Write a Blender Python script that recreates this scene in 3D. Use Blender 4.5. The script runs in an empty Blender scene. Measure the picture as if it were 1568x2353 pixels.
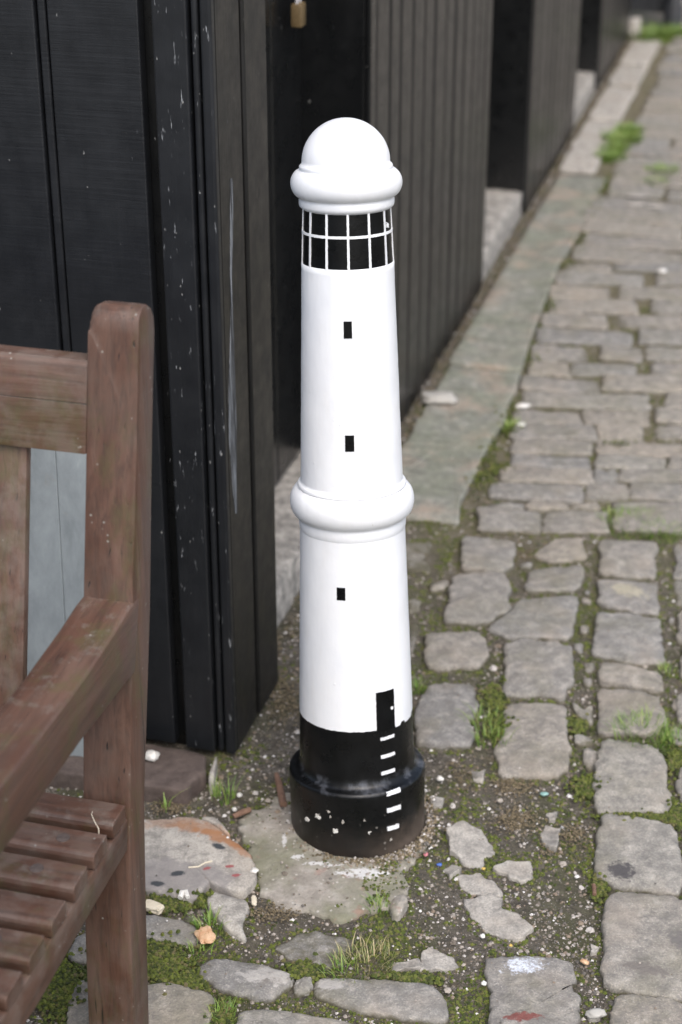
import bpy, bmesh, math, random
from mathutils import Vector, Matrix, noise as mnoise

random.seed(11)
R = math.radians
scene = bpy.context.scene
COL = scene.collection

# ------------------------------------------------------------------ camera, sky, sun, exposure
PITCH, CAM_H, FPX = R(26.6), 1.6, 4010.0           # FPX: focal length in pixels of the 1568 x 2353 photo
cd = bpy.data.cameras.new('camera')
cam = bpy.data.objects.new('camera', cd); COL.objects.link(cam)
cam.location = (0, 0, CAM_H); cam.rotation_euler = (R(90) - PITCH, 0, 0)
cd.sensor_fit = 'VERTICAL'; cd.sensor_height = 36.0; cd.sensor_width = 24.0
cd.lens = FPX * 36.0 / 2353.0
cd.clip_start = 0.05; cd.clip_end = 500
cd.dof.use_dof = True; cd.dof.focus_distance = 2.27; cd.dof.aperture_fstop = 3.9
scene.camera = cam

SUN_EL, SUN_AZ = R(56), R(165)                      # azimuth clockwise from +Y (away from the camera)
w = bpy.data.worlds.new('World'); scene.world = w; w.use_nodes = True
nt = w.node_tree; nt.nodes.clear()
sky = nt.nodes.new('ShaderNodeTexSky'); sky.sky_type = 'NISHITA'; sky.sun_disc = False
sky.sun_elevation = SUN_EL; sky.sun_rotation = SUN_AZ; sky.dust_density = 4.0; sky.air_density = 1.0
hs = nt.nodes.new('ShaderNodeHueSaturation'); hs.inputs['Saturation'].default_value = 0.80
bg = nt.nodes.new('ShaderNodeBackground'); bg.inputs['Strength'].default_value = 0.15
wo = nt.nodes.new('ShaderNodeOutputWorld')
nt.links.new(sky.outputs[0], hs.inputs['Color']); nt.links.new(hs.outputs[0], bg.inputs[0]); nt.links.new(bg.outputs[0], wo.inputs[0])
sd = bpy.data.lights.new('sun', 'SUN'); sd.energy = 0.8; sd.angle = R(70); sd.color = (1.0, 0.985, 0.965)
sun = bpy.data.objects.new('sun', sd); COL.objects.link(sun)
sun.rotation_euler = (R(90) - SUN_EL, 0, math.pi - SUN_AZ)
scene.view_settings.view_transform = 'Standard'; scene.view_settings.look = 'None'
scene.view_settings.gamma = 1.0; scene.view_settings.exposure = 0.92
scene.render.engine = 'CYCLES'
scene.cycles.use_denoising = True

# ------------------------------------------------------------------ the street's own axes
AZ = R(15.0)                                        # the street runs away 15 degrees to the right
SX, SY = math.sin(AZ), math.cos(AZ)
def W(s, q, z=0.0):                                 # s along the street, q across it
    return Vector((s * SX + q * SY, s * SY - q * SX, z))
def sq(p): return p.x * SX + p.y * SY, p.x * SY - p.y * SX
CT, ST = math.cos(PITCH), math.sin(PITCH)
def G(px, py, z=0.0):                               # ground point under a photo pixel (1568 wide)
    x = (px - 784) / FPX; u = -(py - 1176.5) / FPX
    d = Vector((x, CT + u * ST, -ST + u * CT)); t = (z - CAM_H) / d.z
    return Vector((0, 0, CAM_H)) + d * t
K = 1 / 1.41327
def zm(ox, oy, sc): return lambda x, y: G((ox + sc * x) * K, (oy + sc * y) * K)
zA, zB, zC, zD = zm(1216, 1700, .6378), zm(1108, 2500, .7066), zm(0, 2500, .7066), zm(1216, 800, .6378)
zE, zN, zT = zm(400, 2200, .6378), zm(470, 2400, .3189), zm(1108, 0, .7066)

# ------------------------------------------------------------------ node helpers
def mat(name):
    m = bpy.data.materials.new(name); m.use_nodes = True
    t = m.node_tree; b = t.nodes['Principled BSDF']
    return m, t, b
def N(t, kind, **kw):
    n = t.nodes.new(kind)
    for k, v in kw.items():
        if k in n.inputs: n.inputs[k].default_value = v
        else: setattr(n, k, v)
    return n
def L(t, a, b): t.links.new(a, b)
def pos(t): return N(t, 'ShaderNodeNewGeometry').outputs['Position']
def objc(t): return N(t, 'ShaderNodeTexCoord').outputs['Object']
def attr(t, name): 
    n = N(t, 'ShaderNodeAttribute'); n.attribute_name = name; return n.outputs['Vector']
def mapping(t, v, scale=(1, 1, 1), loc=(0, 0, 0)):
    n = N(t, 'ShaderNodeMapping'); n.inputs['Scale'].default_value = scale; n.inputs['Location'].default_value = loc
    L(t, v, n.inputs['Vector']); return n.outputs[0]
def noise(t, v, scale, detail=6, rough=.6, dist=0.0):
    n = N(t, 'ShaderNodeTexNoise'); L(t, v, n.inputs['Vector'])
    n.inputs['Scale'].default_value = scale; n.inputs['Detail'].default_value = detail
    n.inputs['Roughness'].default_value = rough; n.inputs['Distortion'].default_value = dist
    return n.outputs['Fac']
def voro(t, v, scale, feature='F1', out='Distance'):
    n = N(t, 'ShaderNodeTexVoronoi'); n.feature = feature; L(t, v, n.inputs['Vector']); n.inputs['Scale'].default_value = scale
    return n.outputs[out]
def ramp(t, f, stops, interp='LINEAR'):
    n = N(t, 'ShaderNodeValToRGB'); e = n.color_ramp.elements; n.color_ramp.interpolation = interp
    while len(e) < len(stops): e.new(0.5)
    for i, (p, c) in enumerate(stops):
        e[i].position = p
        e[i].color = (c, c, c, 1) if isinstance(c, (int, float)) else (*c, 1)
    L(t, f, n.inputs[0]); return n.outputs[0]
def math_(t, op, a, b=None, clamp=False):
    n = N(t, 'ShaderNodeMath'); n.operation = op; n.use_clamp = clamp
    for i, v in enumerate((a, b)):
        if v is None: continue
        if isinstance(v, (int, float)): n.inputs[i].default_value = v
        else: L(t, v, n.inputs[i])
    return n.outputs[0]
def mix(t, f, a, b):
    n = N(t, 'ShaderNodeMix'); n.data_type = 'RGBA'
    if isinstance(f, (int, float)): n.inputs[0].default_value = f
    else: L(t, f, n.inputs[0])
    for i, v in ((6, a), (7, b)):
        if isinstance(v, tuple): n.inputs[i].default_value = (*v, 1)
        else: L(t, v, n.inputs[i])
    return n.outputs[2]
def bump(t, b, h, strength=.4, dist=.002, prev=None):
    n = N(t, 'ShaderNodeBump'); n.inputs['Strength'].default_value = strength; n.inputs['Distance'].default_value = dist
    L(t, h, n.inputs['Height'])
    if prev is not None: L(t, prev, n.inputs['Normal'])
    L(t, n.outputs[0], b.inputs['Normal']); return n.outputs[0]
def island(t): return N(t, 'ShaderNodeNewGeometry').outputs['Random Per Island']
def sep(t, v):
    n = N(t, 'ShaderNodeSeparateXYZ'); L(t, v, n.inputs[0]); return n.outputs
def spot(t, v, c, rx, ry, ang=0, wob=.3, ns=90):
    """mask of one irregular stain lying at c on the ground: 1 inside"""
    n = N(t, 'ShaderNodeMapping'); n.vector_type = 'TEXTURE'
    n.inputs['Location'].default_value = (c.x, c.y, 0); n.inputs['Rotation'].default_value = (0, 0, ang)
    n.inputs['Scale'].default_value = (rx, ry, 1e3); L(t, v, n.inputs['Vector'])
    ln = N(t, 'ShaderNodeVectorMath'); ln.operation = 'LENGTH'; L(t, n.outputs[0], ln.inputs[0])
    d = math_(t, 'ADD', ln.outputs['Value'], math_(t, 'MULTIPLY', math_(t, 'SUBTRACT', noise(t, v, ns, 5, .65), .5), wob * 5))
    return ramp(t, d, [(.62, 1.0), (1.0, 0.0)])

# ------------------------------------------------------------------ materials
def m_white():
    m, t, b = mat('white_gloss_paint'); o = objc(t)
    c = ramp(t, noise(t, o, 9, 5), [(.3, (.690, .708, .735)), (.7, (.755, .765, .775))])
    chip = ramp(t, noise(t, mapping(t, o, (1, 1, .6)), 130, 3, .5), [(.765, 0.0), (.80, 1.0)])
    dirt = ramp(t, noise(t, mapping(t, o, (3, 3, .8)), 20, 6, .7), [(.50, 0.0), (.80, .22)])
    c = mix(t, dirt, c, (.62, .60, .55)); c = mix(t, chip, c, (.5, .48, .44))
    L(t, c, b.inputs['Base Color']); b.inputs['Roughness'].default_value = .38
    lump = ramp(t, voro(t, o, 70), [(.0, 1.0), (.16, 0.0)])
    gate = ramp(t, noise(t, o, 14, 2), [(.52, 0.0), (.60, 1.0)])
    h = math_(t, 'ADD', math_(t, 'MULTIPLY', lump, gate), math_(t, 'MULTIPLY', noise(t, o, 60, 4), .6))
    h = math_(t, 'ADD', h, math_(t, 'MULTIPLY', noise(t, mapping(t, o, (1, 1, .25)), 160, 2), .3))
    bump(t, b, h, .35, .0016); return m
def m_black_gloss(name, specks=False):
    m, t, b = mat(name); o = objc(t); p = pos(t)
    c = ramp(t, noise(t, o, 30, 5), [(.3, (.0022, .0024, .0026)), (.75, (.0045, .005, .0055))])
    sc = ramp(t, noise(t, mapping(t, o, (60, 60, 260)), 1, 4, .7), [(.66, 0.0), (.74, .5)])
    sg = ramp(t, noise(t, o, 38, 3), [(.52, 0.0), (.62, 1.0)])
    c = mix(t, math_(t, 'MULTIPLY', sc, sg), c, (.16, .17, .18))
    rough = ramp(t, noise(t, o, 45, 5), [(.3, .22), (.7, .40)])
    b.inputs['Specular IOR Level'].default_value = .20
    if specks:
        b.inputs['Specular IOR Level'].default_value = .32
        z = sep(t, p)[2]; low = ramp(t, z, [(.0, 1.0), (.09, 0.0)])
        sp = ramp(t, voro(t, o, 95), [(.16, 1.0), (.24, 0.0)])
        gate = ramp(t, noise(t, o, 55, 3), [(.56, 0.0), (.64, .6)])
        c = mix(t, math_(t, 'MULTIPLY', math_(t, 'MULTIPLY', sp, gate), low), c, (.45, .42, .38))
        x = sep(t, o)[0]; side = ramp(t, x, [(.0, 0.15), (.095, 1.0)])
        d = math_(t, 'MULTIPLY', ramp(t, math_(t, 'ADD', z, math_(t, 'MULTIPLY', noise(t, o, 60, 6, .7), .06)), [(.02, 1.0), (.085, 0.0)]), side)
        c = mix(t, d, c, (.13, .10, .078))
        rough = mix(t, d, rough, (.9, .9, .9))
        # scuffs and the bluish highlight on the foot's top ring, painted in as patches
        oz = sep(t, o)[2]; top = ramp(t, oz, [(.0905, 0.0), (.094, 1.0), (.108, 1.0), (.111, 0.0)])
        pt = ramp(t, noise(t, o, 28, 6, .7), [(.50, 0.0), (.68, .5)])
        c = mix(t, math_(t, 'MULTIPLY', top, pt), c, (.15, .16, .185))
    L(t, c, b.inputs['Base Color']); L(t, rough, b.inputs['Roughness'])
    bump(t, b, math_(t, 'ADD', noise(t, o, 55, 4), math_(t, 'MULTIPLY', noise(t, mapping(t, o, (1, 1, 3)), 220, 3), .25)), .3, .0015)
    return m
def m_wood():
    m, t, b = mat('weathered_brown_stained_wood'); g = attr(t, 'grain'); p = pos(t)
    gl = mapping(t, g, (2.2, 42, 42)); fine = noise(t, gl, 3.0, 7, .65, .6)
    big = noise(t, mapping(t, g, (2, 14, 14)), 2.2, 5, .6, .4)
    c = ramp(t, big, [(.26, (.057, .0228, .0128)), (.5, (.089, .0430, .0275)), (.74, (.124, .071, .050))])
    c = mix(t, ramp(t, fine, [(.38, .50), (.54, 0.0)]), c, (.030, .017, .012))
    blotch = ramp(t, noise(t, p, 11, 5, .65), [(.46, 0.0), (.72, .45)])
    c = mix(t, blotch, c, (.085, .065, .050))
    crack = ramp(t, noise(t, mapping(t, g, (.55, 120, 120)), 1.6, 2, .5), [(.265, .9), (.30, 0.0)])
    c = mix(t, crack, c, (.012, .008, .006))
    algae = ramp(t, noise(t, mapping(t, p, (1, 1, .5)), 13, 6, .75), [(.50, 0.0), (.70, .7)])
    c = mix(t, algae, c, (.066, .064, .020))
    nz = sep(t, N(t, 'ShaderNodeNewGeometry').outputs['Normal'])[2]
    up = ramp(t, nz, [(.35, 0.0), (.9, 1.0)])
    lich = ramp(t, noise(t, p, 42, 6, .75), [(.54, 0.0), (.68, .55)])
    c = mix(t, math_(t, 'MULTIPLY', up, lich), c, (.15, .135, .115))
    hz = ramp(t, math_(t, 'ADD', sep(t, p)[2], math_(t, 'MULTIPLY', noise(t, mapping(t, p, (1, 1, .35)), 60, 6, .75), .22)), [(1.0, 0.0), (1.05, .5)])
    c = mix(t, hz, c, mix(t, noise(t, p, 70, 4), (.050, .052, .040), (.20, .19, .16)))
    fleck = ramp(t, voro(t, p, 85), [(.09, 1.0), (.14, 0.0)])
    fg = ramp(t, noise(t, p, 23, 3), [(.54, 0.0), (.62, .8)])
    c = mix(t, math_(t, 'MULTIPLY', fleck, fg), c, (.26, .25, .22))
    ed = ramp(t, N(t, 'ShaderNodeNewGeometry').outputs['Pointiness'], [(.53, 0.0), (.62, .55)])
    c = mix(t, math_(t, 'MULTIPLY', ed, ramp(t, noise(t, p, 36, 4), [(.42, 0.0), (.6, 1.0)])), c, (.20, .17, .145))
    L(t, c, b.inputs['Base Color'])
    L(t, ramp(t, big, [(.3, .48), (.7, .66)]), b.inputs['Roughness'])
    h = math_(t, 'SUBTRACT', fine, math_(t, 'MULTIPLY', crack, .8))
    bump(t, b, h, .5, .002); return m
def m_timber(name, splash=0.0, saw=0.3, worn=0.0, tint=(.0072, .0083, .0105), hi=(.0125, .014, .0165), rr=(.32, .52)):
    m, t, b = mat(name); g = attr(t, 'grain'); p = pos(t)
    c = ramp(t, noise(t, mapping(t, g, (2, 16, 16)), 1.6, 6, .65), [(.3, tint), (.75, hi)])
    pz = mapping(t, p, (1, 1, .18))
    drip = ramp(t, noise(t, mapping(t, p, (1, 1, .16)), 190, 3, .6), [(.68 - .07 * splash, 0.0), (.74 - .07 * splash, 1.0)])
    gate = ramp(t, noise(t, p, 19, 4, .6), [(.62 - .24 * splash, 0.0), (.70 - .16 * splash, .6)])
    c = mix(t, math_(t, 'MULTIPLY', drip, gate), c, (.42, .44, .46))
    dots = ramp(t, math_(t, 'ADD', voro(t, mapping(t, p, (1, 1, .45)), 105), math_(t, 'MULTIPLY', noise(t, p, 260, 3), .30)), [(.22, 1.0), (.30, 0.0)])
    dg = ramp(t, noise(t, p, 33, 2), [(.62 - .10 * splash, 0.0), (.66 - .10 * splash, .45)])
    c = mix(t, math_(t, 'MULTIPLY', dots, dg), c, (.50, .50, .48))
    if worn:
        c = mix(t, ramp(t, island(t), [(0, 0.0), (1, .6)]), c, (.004, .004, .0045))
        fade = ramp(t, noise(t, mapping(t, p, (14, 14, 1.6)), 2.4, 6, .7), [(.36, 0.0), (.72, worn)])
        c = mix(t, fade, c, (.058, .055, .051))
    L(t, c, b.inputs['Base Color'])
    L(t, ramp(t, noise(t, p, 24, 5, .65), [(.3, rr[0]), (.7, rr[1])]), b.inputs['Roughness'])
    sawl = noise(t, mapping(t, g, (190, 6, 6)), 1.0, 3, .6)
    grain = noise(t, mapping(t, g, (4, 90, 90)), 1.6, 5, .6)
    h = math_(t, 'ADD', math_(t, 'MULTIPLY', sawl, saw), math_(t, 'MULTIPLY', grain, .55))
    pits = ramp(t, voro(t, mapping(t, p, (1, 1, .6)), 9), [(.035, 0.0), (.06, 1.0)])
    h = math_(t, 'ADD', h, math_(t, 'MULTIPLY', pits, .9))
    bump(t, b, h, .32, .0016); return m
def granite(t, p, rnd, cols):
    base = ramp(t, rnd, cols)
    sp = noise(t, p, 330, 3, .7); md = noise(t, p, 46, 6, .7); lg = noise(t, p, 9, 4, .6)
    c = mix(t, ramp(t, sp, [(.40, .40), (.52, 0.0)]), base, (.10, .10, .105))
    c = mix(t, ramp(t, sp, [(.57, 0.0), (.68, .55)]), c, (.50, .47, .43))
    c = mix(t, ramp(t, md, [(.36, .68), (.54, 0.0)]), c, (.125, .118, .108))
    c = mix(t, ramp(t, md, [(.54, 0.0), (.72, .65)]), c, (.44, .41, .36))
    c = mix(t, ramp(t, lg, [(.50, 0.0), (.72, .5)]), c, (.30, .255, .205))
    return c, sp, md
def m_setts():
    m, t, b = mat('granite_setts'); p = pos(t); rnd = island(t)
    cols = [(0.0, (.208, .201, .188)), (.2, (.276, .250, .208)), (.4, (.236, .222, .200)), (.6, (.292, .258, .210)), (.8, (.212, .207, .198)), (1.0, (.280, .262, .224))]
    c, sp, md = granite(t, p, rnd, cols)
    far = ramp(t, sep(t, p)[1], [(.0, 0.0), (1.0, 1.0)])
    mz = ramp(t, noise(t, p, 7, 5, .7), [(.48, 0.0), (.70, .5)])
    c = mix(t, mz, c, (.145, .138, .090))
    z = sep(t, p)[2]
    low = ramp(t, math_(t, 'ADD', math_(t, 'MULTIPLY', z, 1.0), math_(t, 'MULTIPLY', noise(t, p, 60, 5, .7), .010)), [(-.001 + .5, 1.0), (.5 + .003, 0.0)])
    # soil and algae creeping over the sett shoulders
    zz = math_(t, 'ADD', z, math_(t, 'MULTIPLY', math_(t, 'SUBTRACT', noise(t, p, 50, 6, .75), .5), .024))
    sh = ramp(t, math_(t, 'MULTIPLY', math_(t, 'ADD', zz, .02), 25), [(.32, .9), (.47, 0.0)])
    c = mix(t, sh, c, (.082, .074, .044))
    for mk, col in ((math_(t, 'MULTIPLY', spot(t, p, zB(845, 905), .030, .019, .2, .5, 130), ramp(t, noise(t, p, 210, 4, .7), [(.42, .25), (.55, .95)])), (.62, .66, .74)),
                    (spot(t, p, zB(838, 1152), .024, .009, 0, .55, 120), (.17, .060, .050)),
                    (spot(t, p, zB(1285, 478), .022, .021, 0, .5, 120), (.065, .06, .06)),
                    (spot(t, p, zB(1390, 925), .034, .012, -.35, .5), (.15, .135, .12)),
                    (spot(t, p, zB(1560, 800), .03, .02, -.5, .5), (.14, .13, .12)),
                    (math_(t, 'MULTIPLY', spot(t, p, zA(1290, 345), .040, .026, -.5, .6), .7), (.36, .33, .24)),
                    (math_(t, 'MULTIPLY', spot(t, p, zC(1240, 945), .05, .018, .1, .8, 60), .6), (.46, .44, .41)),
                    (math_(t, 'MULTIPLY', spot(t, p, zC(1520, 980), .03, .014, .1, .8, 60), .6), (.44, .42, .40))):
        c = mix(t, mk, c, col)
    L(t, c, b.inputs['Base Color']); b.inputs['Roughness'].default_value = .82
    h = math_(t, 'ADD', math_(t, 'MULTIPLY', sp, .25), md)
    h = math_(t, 'ADD', h, math_(t, 'MULTIPLY', noise(t, p, 16, 3), 1.2))
    bump(t, b, h, .75, .0055); return m
def m_slab(name='large_pale_stone', dk=1.0):
    m, t, b = mat(name); p = pos(t); rnd = island(t)
    c, sp, md = granite(t, p, rnd, [(0, (.38 * dk, .36 * dk, .32 * dk)), (1, (.42 * dk, .39 * dk, .345 * dk))])
    gr = spot(t, p, zN(240, 1420), .12, .05, -.2, .5, 40); c = mix(t, math_(t, 'MULTIPLY', gr, .75), c, (.21, .195, .19))
    for a, r1, r2, an, w_ in ((zN(300, 860), .060, .018, .02, .40), (zN(600, 930), .060, .019, -.25, .55), (zN(840, 1050), .062, .017, -.52, .8), (zN(990, 1160), .04, .011, -.7, .6)):
        c = mix(t, math_(t, 'MULTIPLY', spot(t, p, a, r1, r2, an, .35, 60), w_), c, (.30, .135, .055))
    for a in ((870, 1335), (935, 1432), (640, 1362)):
        c = mix(t, spot(t, p, zN(*a), .008, .004, .3, .3, 200), c, (.26, .08, .08))
    for a, an in (((755, 1135), -.6), ((340, 1405), .25), ((130, 1500), -.2)):
        c = mix(t, spot(t, p, zN(*a), .013, .007, an, .2, 200), c, (.04, .045, .05))
    L(t, c, b.inputs['Base Color']); b.inputs['Roughness'].default_value = .85
    bump(t, b, math_(t, 'ADD', md, math_(t, 'MULTIPLY', sp, .3)), .4, .003); return m
def m_concrete():
    m, t, b = mat('mossy_concrete'); p = pos(t)
    c = ramp(t, noise(t, p, 40, 7, .7), [(.3, (.185, .165, .140)), (.55, (.30, .275, .240)), (.75, (.42, .395, .355))])
    c = mix(t, ramp(t, noise(t, p, 9, 5, .65), [(.40, 0.0), (.60, .7)]), c, (.150, .155, .092))
    c = mix(t, ramp(t, noise(t, p, 23, 4, .6), [(.62, 0.0), (.7, .5)]), c, (.25, .12, .09))
    for a, r1, r2 in (((1215, 1003), .034, .011), ((895, 925), .010, .007), ((990, 955), .020, .004), ((822, 835), .004, .015), ((1065, 968), .014, .003), ((1330, 1000), .012, .004)):
        c = mix(t, math_(t, 'MULTIPLY', spot(t, p, zE(*a), r1, r2, .05, .7, 140), .65), c, (.66, .66, .67))
    c = mix(t, ramp(t, voro(t, p, 75), [(.10, .9), (.17, 0.0)]), c, (.42, .40, .36))
    L(t, c, b.inputs['Base Color']); b.inputs['Roughness'].default_value = .9
    bump(t, b, math_(t, 'ADD', noise(t, p, 120, 6, .7), noise(t, p, 25, 4)), .6, .005); return m
def m_soil():
    m, t, b = mat('damp_soil_with_moss'); p = pos(t)
    c = ramp(t, noise(t, p, 60, 8, .72), [(.30, (.048, .042, .032)), (.52, (.125, .108, .082)), (.74, (.24, .215, .18))])
    c = mix(t, ramp(t, noise(t, p, 7.5, 6, .68), [(.47, 0.0), (.62, .7)]), c, mix(t, noise(t, p, 90, 5, .7), (.040, .046, .012), (.105, .110, .036)))
    fy = ramp(t, sep(t, p)[1], [(0.0, 0.0), (1.0, 1.0)])
    olive = math_(t, 'MULTIPLY', ramp(t, math_(t, 'MULTIPLY', sep(t, p)[1], .2), [(.54, 0.0), (.68, .8)]), ramp(t, noise(t, p, 26, 4), [(.3, .5), (.6, 1.0)]))
    wx = math_(t, 'SUBTRACT', math_(t, 'MULTIPLY', sep(t, p)[0], SY), math_(t, 'MULTIPLY', sep(t, p)[1], SX))
    olive = math_(t, 'MULTIPLY', olive, ramp(t, math_(t, 'ADD', wx, 1.0), [(.30, 0.0), (.36, 1.0)]))
    c = mix(t, olive, c, mix(t, noise(t, p, 70, 4), (.14, .125, .065), (.24, .21, .13)))
    c = mix(t, ramp(t, noise(t, p, 17, 5, .68), [(.60, 0.0), (.72, .75)]), c, (.16, .125, .075))
    grit = ramp(t, voro(t, p, 210), [(.16, 1.0), (.30, 0.0)])
    gg = ramp(t, noise(t, p, 120, 3, .6), [(.44, 0.0), (.54, .9)])
    c = mix(t, math_(t, 'MULTIPLY', grit, gg), c, (.36, .33, .30))
    L(t, c, b.inputs['Base Color']); b.inputs['Roughness'].default_value = .95
    bump(t, b, math_(t, 'ADD', noise(t, p, 130, 7, .8), math_(t, 'MULTIPLY', grit, .5)), 1.0, .009); return m
def m_kerb():
    m, t, b = mat('stained_kerb_stone'); p = pos(t); rnd = island(t)
    c, sp, md = granite(t, p, rnd, [(0, (.235, .23, .20)), (.5, (.255, .242, .21)), (1, (.225, .23, .20))])
    c = mix(t, ramp(t, noise(t, p, 5.5, 5, .65), [(.36, 0.0), (.56, .7)]), c, mix(t, noise(t, p, 60, 5, .75), (.080, .092, .058), (.255, .27, .205)))
    c = mix(t, ramp(t, noise(t, mapping(t, p, (1, 1, 1), (4, 2, 0)), 6.5, 5, .65), [(.50, 0.0), (.64, .65)]), c, (.33, .255, .20))
    cr = ramp(t, voro(t, mapping(t, p, (5, 16, 1)), 1.0, 'DISTANCE_TO_EDGE'), [(.012, .85), (.035, 0.0)])
    c = mix(t, ramp(t, noise(t, p, 15, 7, .72), [(.36, .6), (.52, 0.0)]), c, (.105, .108, .082))
    c = mix(t, ramp(t, noise(t, p, 24, 6, .72), [(.56, 0.0), (.70, .6)]), c, (.38, .36, .32))
    c = mix(t, math_(t, 'MULTIPLY', cr, ramp(t, noise(t, p, 4, 3), [(.54, 0.0), (.62, .8)])), c, (.06, .056, .042))
    L(t, c, b.inputs['Base Color']); b.inputs['Roughness'].default_value = .85
    bump(t, b, math_(t, 'ADD', md, math_(t, 'MULTIPLY', sp, .3)), .5, .004); return m
def m_simple(name, lo, hi, rough=.8, scale=60, bs=.4, bd=.002, detail=6):
    m, t, b = mat(name); o = objc(t)
    n = noise(t, o, scale, detail, .68)
    L(t, ramp(t, n, [(.3, lo), (.7, hi)]), b.inputs['Base Color']); b.inputs['Roughness'].default_value = rough
    bump(t, b, n, bs, bd); return m
def m_islands(name, cols, rough=.85):
    m, t, b = mat(name); p = pos(t)
    c = ramp(t, island(t), cols, 'CONSTANT' if len(cols) > 5 else 'LINEAR')
    c = mix(t, ramp(t, noise(t, p, 300, 3), [(.35, .35), (.55, 0.0)]), c, (.08, .07, .05))
    L(t, c, b.inputs['Base Color']); b.inputs['Roughness'].default_value = rough; return m
def m_grass(name, a, bcol, c3):
    m, t, b = mat(name)
    L(t, ramp(t, island(t), [(0, a), (.6, bcol), (1, c3)]), b.inputs['Base Color']); b.inputs['Roughness'].default_value = .55
    b.inputs['Subsurface Weight'].default_value = 0.0
    return m
def m_panel():
    m, t, b = mat('pale_grey_painted_board'); p = pos(t)
    st = noise(t, mapping(t, p, (7, 7, 3.2)), 2.6, 7, .72, .3)
    c = ramp(t, st, [(.25, (.170, .195, .205)), (.45, (.235, .265, .280)), (.62, (.29, .325, .34)), (.75, (.37, .405, .42))])
    c = mix(t, ramp(t, noise(t, p, 18, 4), [(.60, 0.0), (.72, .35)]), c, (.30, .27, .22))
    L(t, c, b.inputs['Base Color']); b.inputs['Roughness'].default_value = .6
    bump(t, b, st, .25, .002); return m

MAT = dict(white=m_white(), lantern=m_black_gloss('black_lantern_paint'), black=m_black_gloss('black_base_paint', True),
    wood=m_wood(),
    planks=m_timber('black_painted_planks', .05, .85),
    corner=m_timber('black_corner_boards', .62, .10),
    trim=m_timber('black_side_boards', .16, .04, .10, (.0058, .0060, .0057), (.0105, .0105, .0100)),
    clad=m_timber('faded_black_cladding', .15, .04, .20, (.0045, .0045, .0048), (.012, .012, .012), (.26, .42)),
    door=m_timber('black_door_paint', .05, .03, 0.0, (.004, .0045, .005), (.008, .0085, .009), (.22, .40)),
    setts=m_setts(), slab=m_slab(), concrete=m_concrete(), soil=m_soil(), kerb=m_kerb(),
    sill=m_simple('rough_threshold_stone', (.10, .096, .088), (.46, .43, .385), .88, 38, .7, .006, 8),
    brick=m_simple('dark_red_step_stone', (.050, .036, .031), (.125, .096, .083), .85, 38, .7, .006, 8),
    panel=m_panel(),
    brass=m_simple('dull_brass', (.11, .075, .034), (.17, .12, .058), .5, 120, .1, .0005),
    steel=m_simple('worn_steel', (.35, .35, .36), (.55, .55, .56), .3, 80, .1, .0005),
    roof=m_simple('dark_roof_felt', (.04, .04, .04), (.08, .08, .08), .9, 40),
    farwall=m_simple('pale_far_stone', (.26, .245, .22), (.42, .39, .35), .9, 9, .6, .01),
    fardark=m_simple('dark_far_boards', (.018, .019, .022), (.04, .042, .047), .6, 14),
    scrape=None,
    gravel=m_islands('mixed_gravel', [(0, (.46, .43, .40)), (.12, (.28, .25, .22)), (.34, (.16, .135, .11)), (.52, (.36, .32, .28)), (.66, (.11, .10, .09)), (.80, (.23, .18, .135)), (.955, (.66, .64, .62))]),
    moss=m_islands('moss_clumps', [(0, (.024, .036, .006)), (.4, (.060, .082, .010)), (.75, (.115, .140, .018)), (1, (.12, .100, .045))], .95),
    grass=m_grass('grass_blades', (.075, .15, .022), (.15, .25, .040), (.27, .30, .09)),
    dry=m_grass('dry_grass_blades', (.12, .17, .05), (.28, .25, .12), (.40, .33, .19)),
    shell=m_simple('white_shell', (.48, .46, .42), (.74, .73, .70), .5, 90, .2, .001),
    chip=m_simple('orange_wood_chip', (.40, .20, .09), (.66, .47, .31), .7, 70, .4, .002),
    cream=m_simple('cream_wood_offcut', (.50, .44, .33), (.66, .60, .48), .7, 70, .3, .001),
    twig=m_simple('brown_twig_bark', (.10, .055, .035), (.22, .13, .09), .8, 90, .4, .002),
    stone=m_simple('smooth_grey_stone', (.30, .29, .265), (.40, .385, .35), .7, 40, .2, .001),
    glass=m_simple('turquoise_sea_glass', (.16, .30, .28), (.28, .44, .40), .5, 60, .1, .001),
    blue=m_simple('blue_plastic', (.04, .09, .32), (.07, .15, .45), .4, 60, .1, .001),
    pink=m_simple('pink_plastic', (.36, .10, .12), (.5, .2, .22), .4, 60, .1, .001),
    yellow=m_simple('yellow_plastic', (.42, .29, .06), (.5, .36, .1), .5, 60, .1, .001),
)
def m_scrape():
    m, t, b = mat('pale_scraped_paint'); p = pos(t)
    n = noise(t, mapping(t, p, (110, 110, 9)), 1.0, 6, .7)
    L(t, ramp(t, n, [(.42, (.03, .032, .036)), (.56, (.20, .215, .235)), (.75, (.46, .48, .51))]), b.inputs['Base Color'])
    b.inputs['Roughness'].default_value = .6; return m
MAT['scrape'] = m_scrape()

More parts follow.
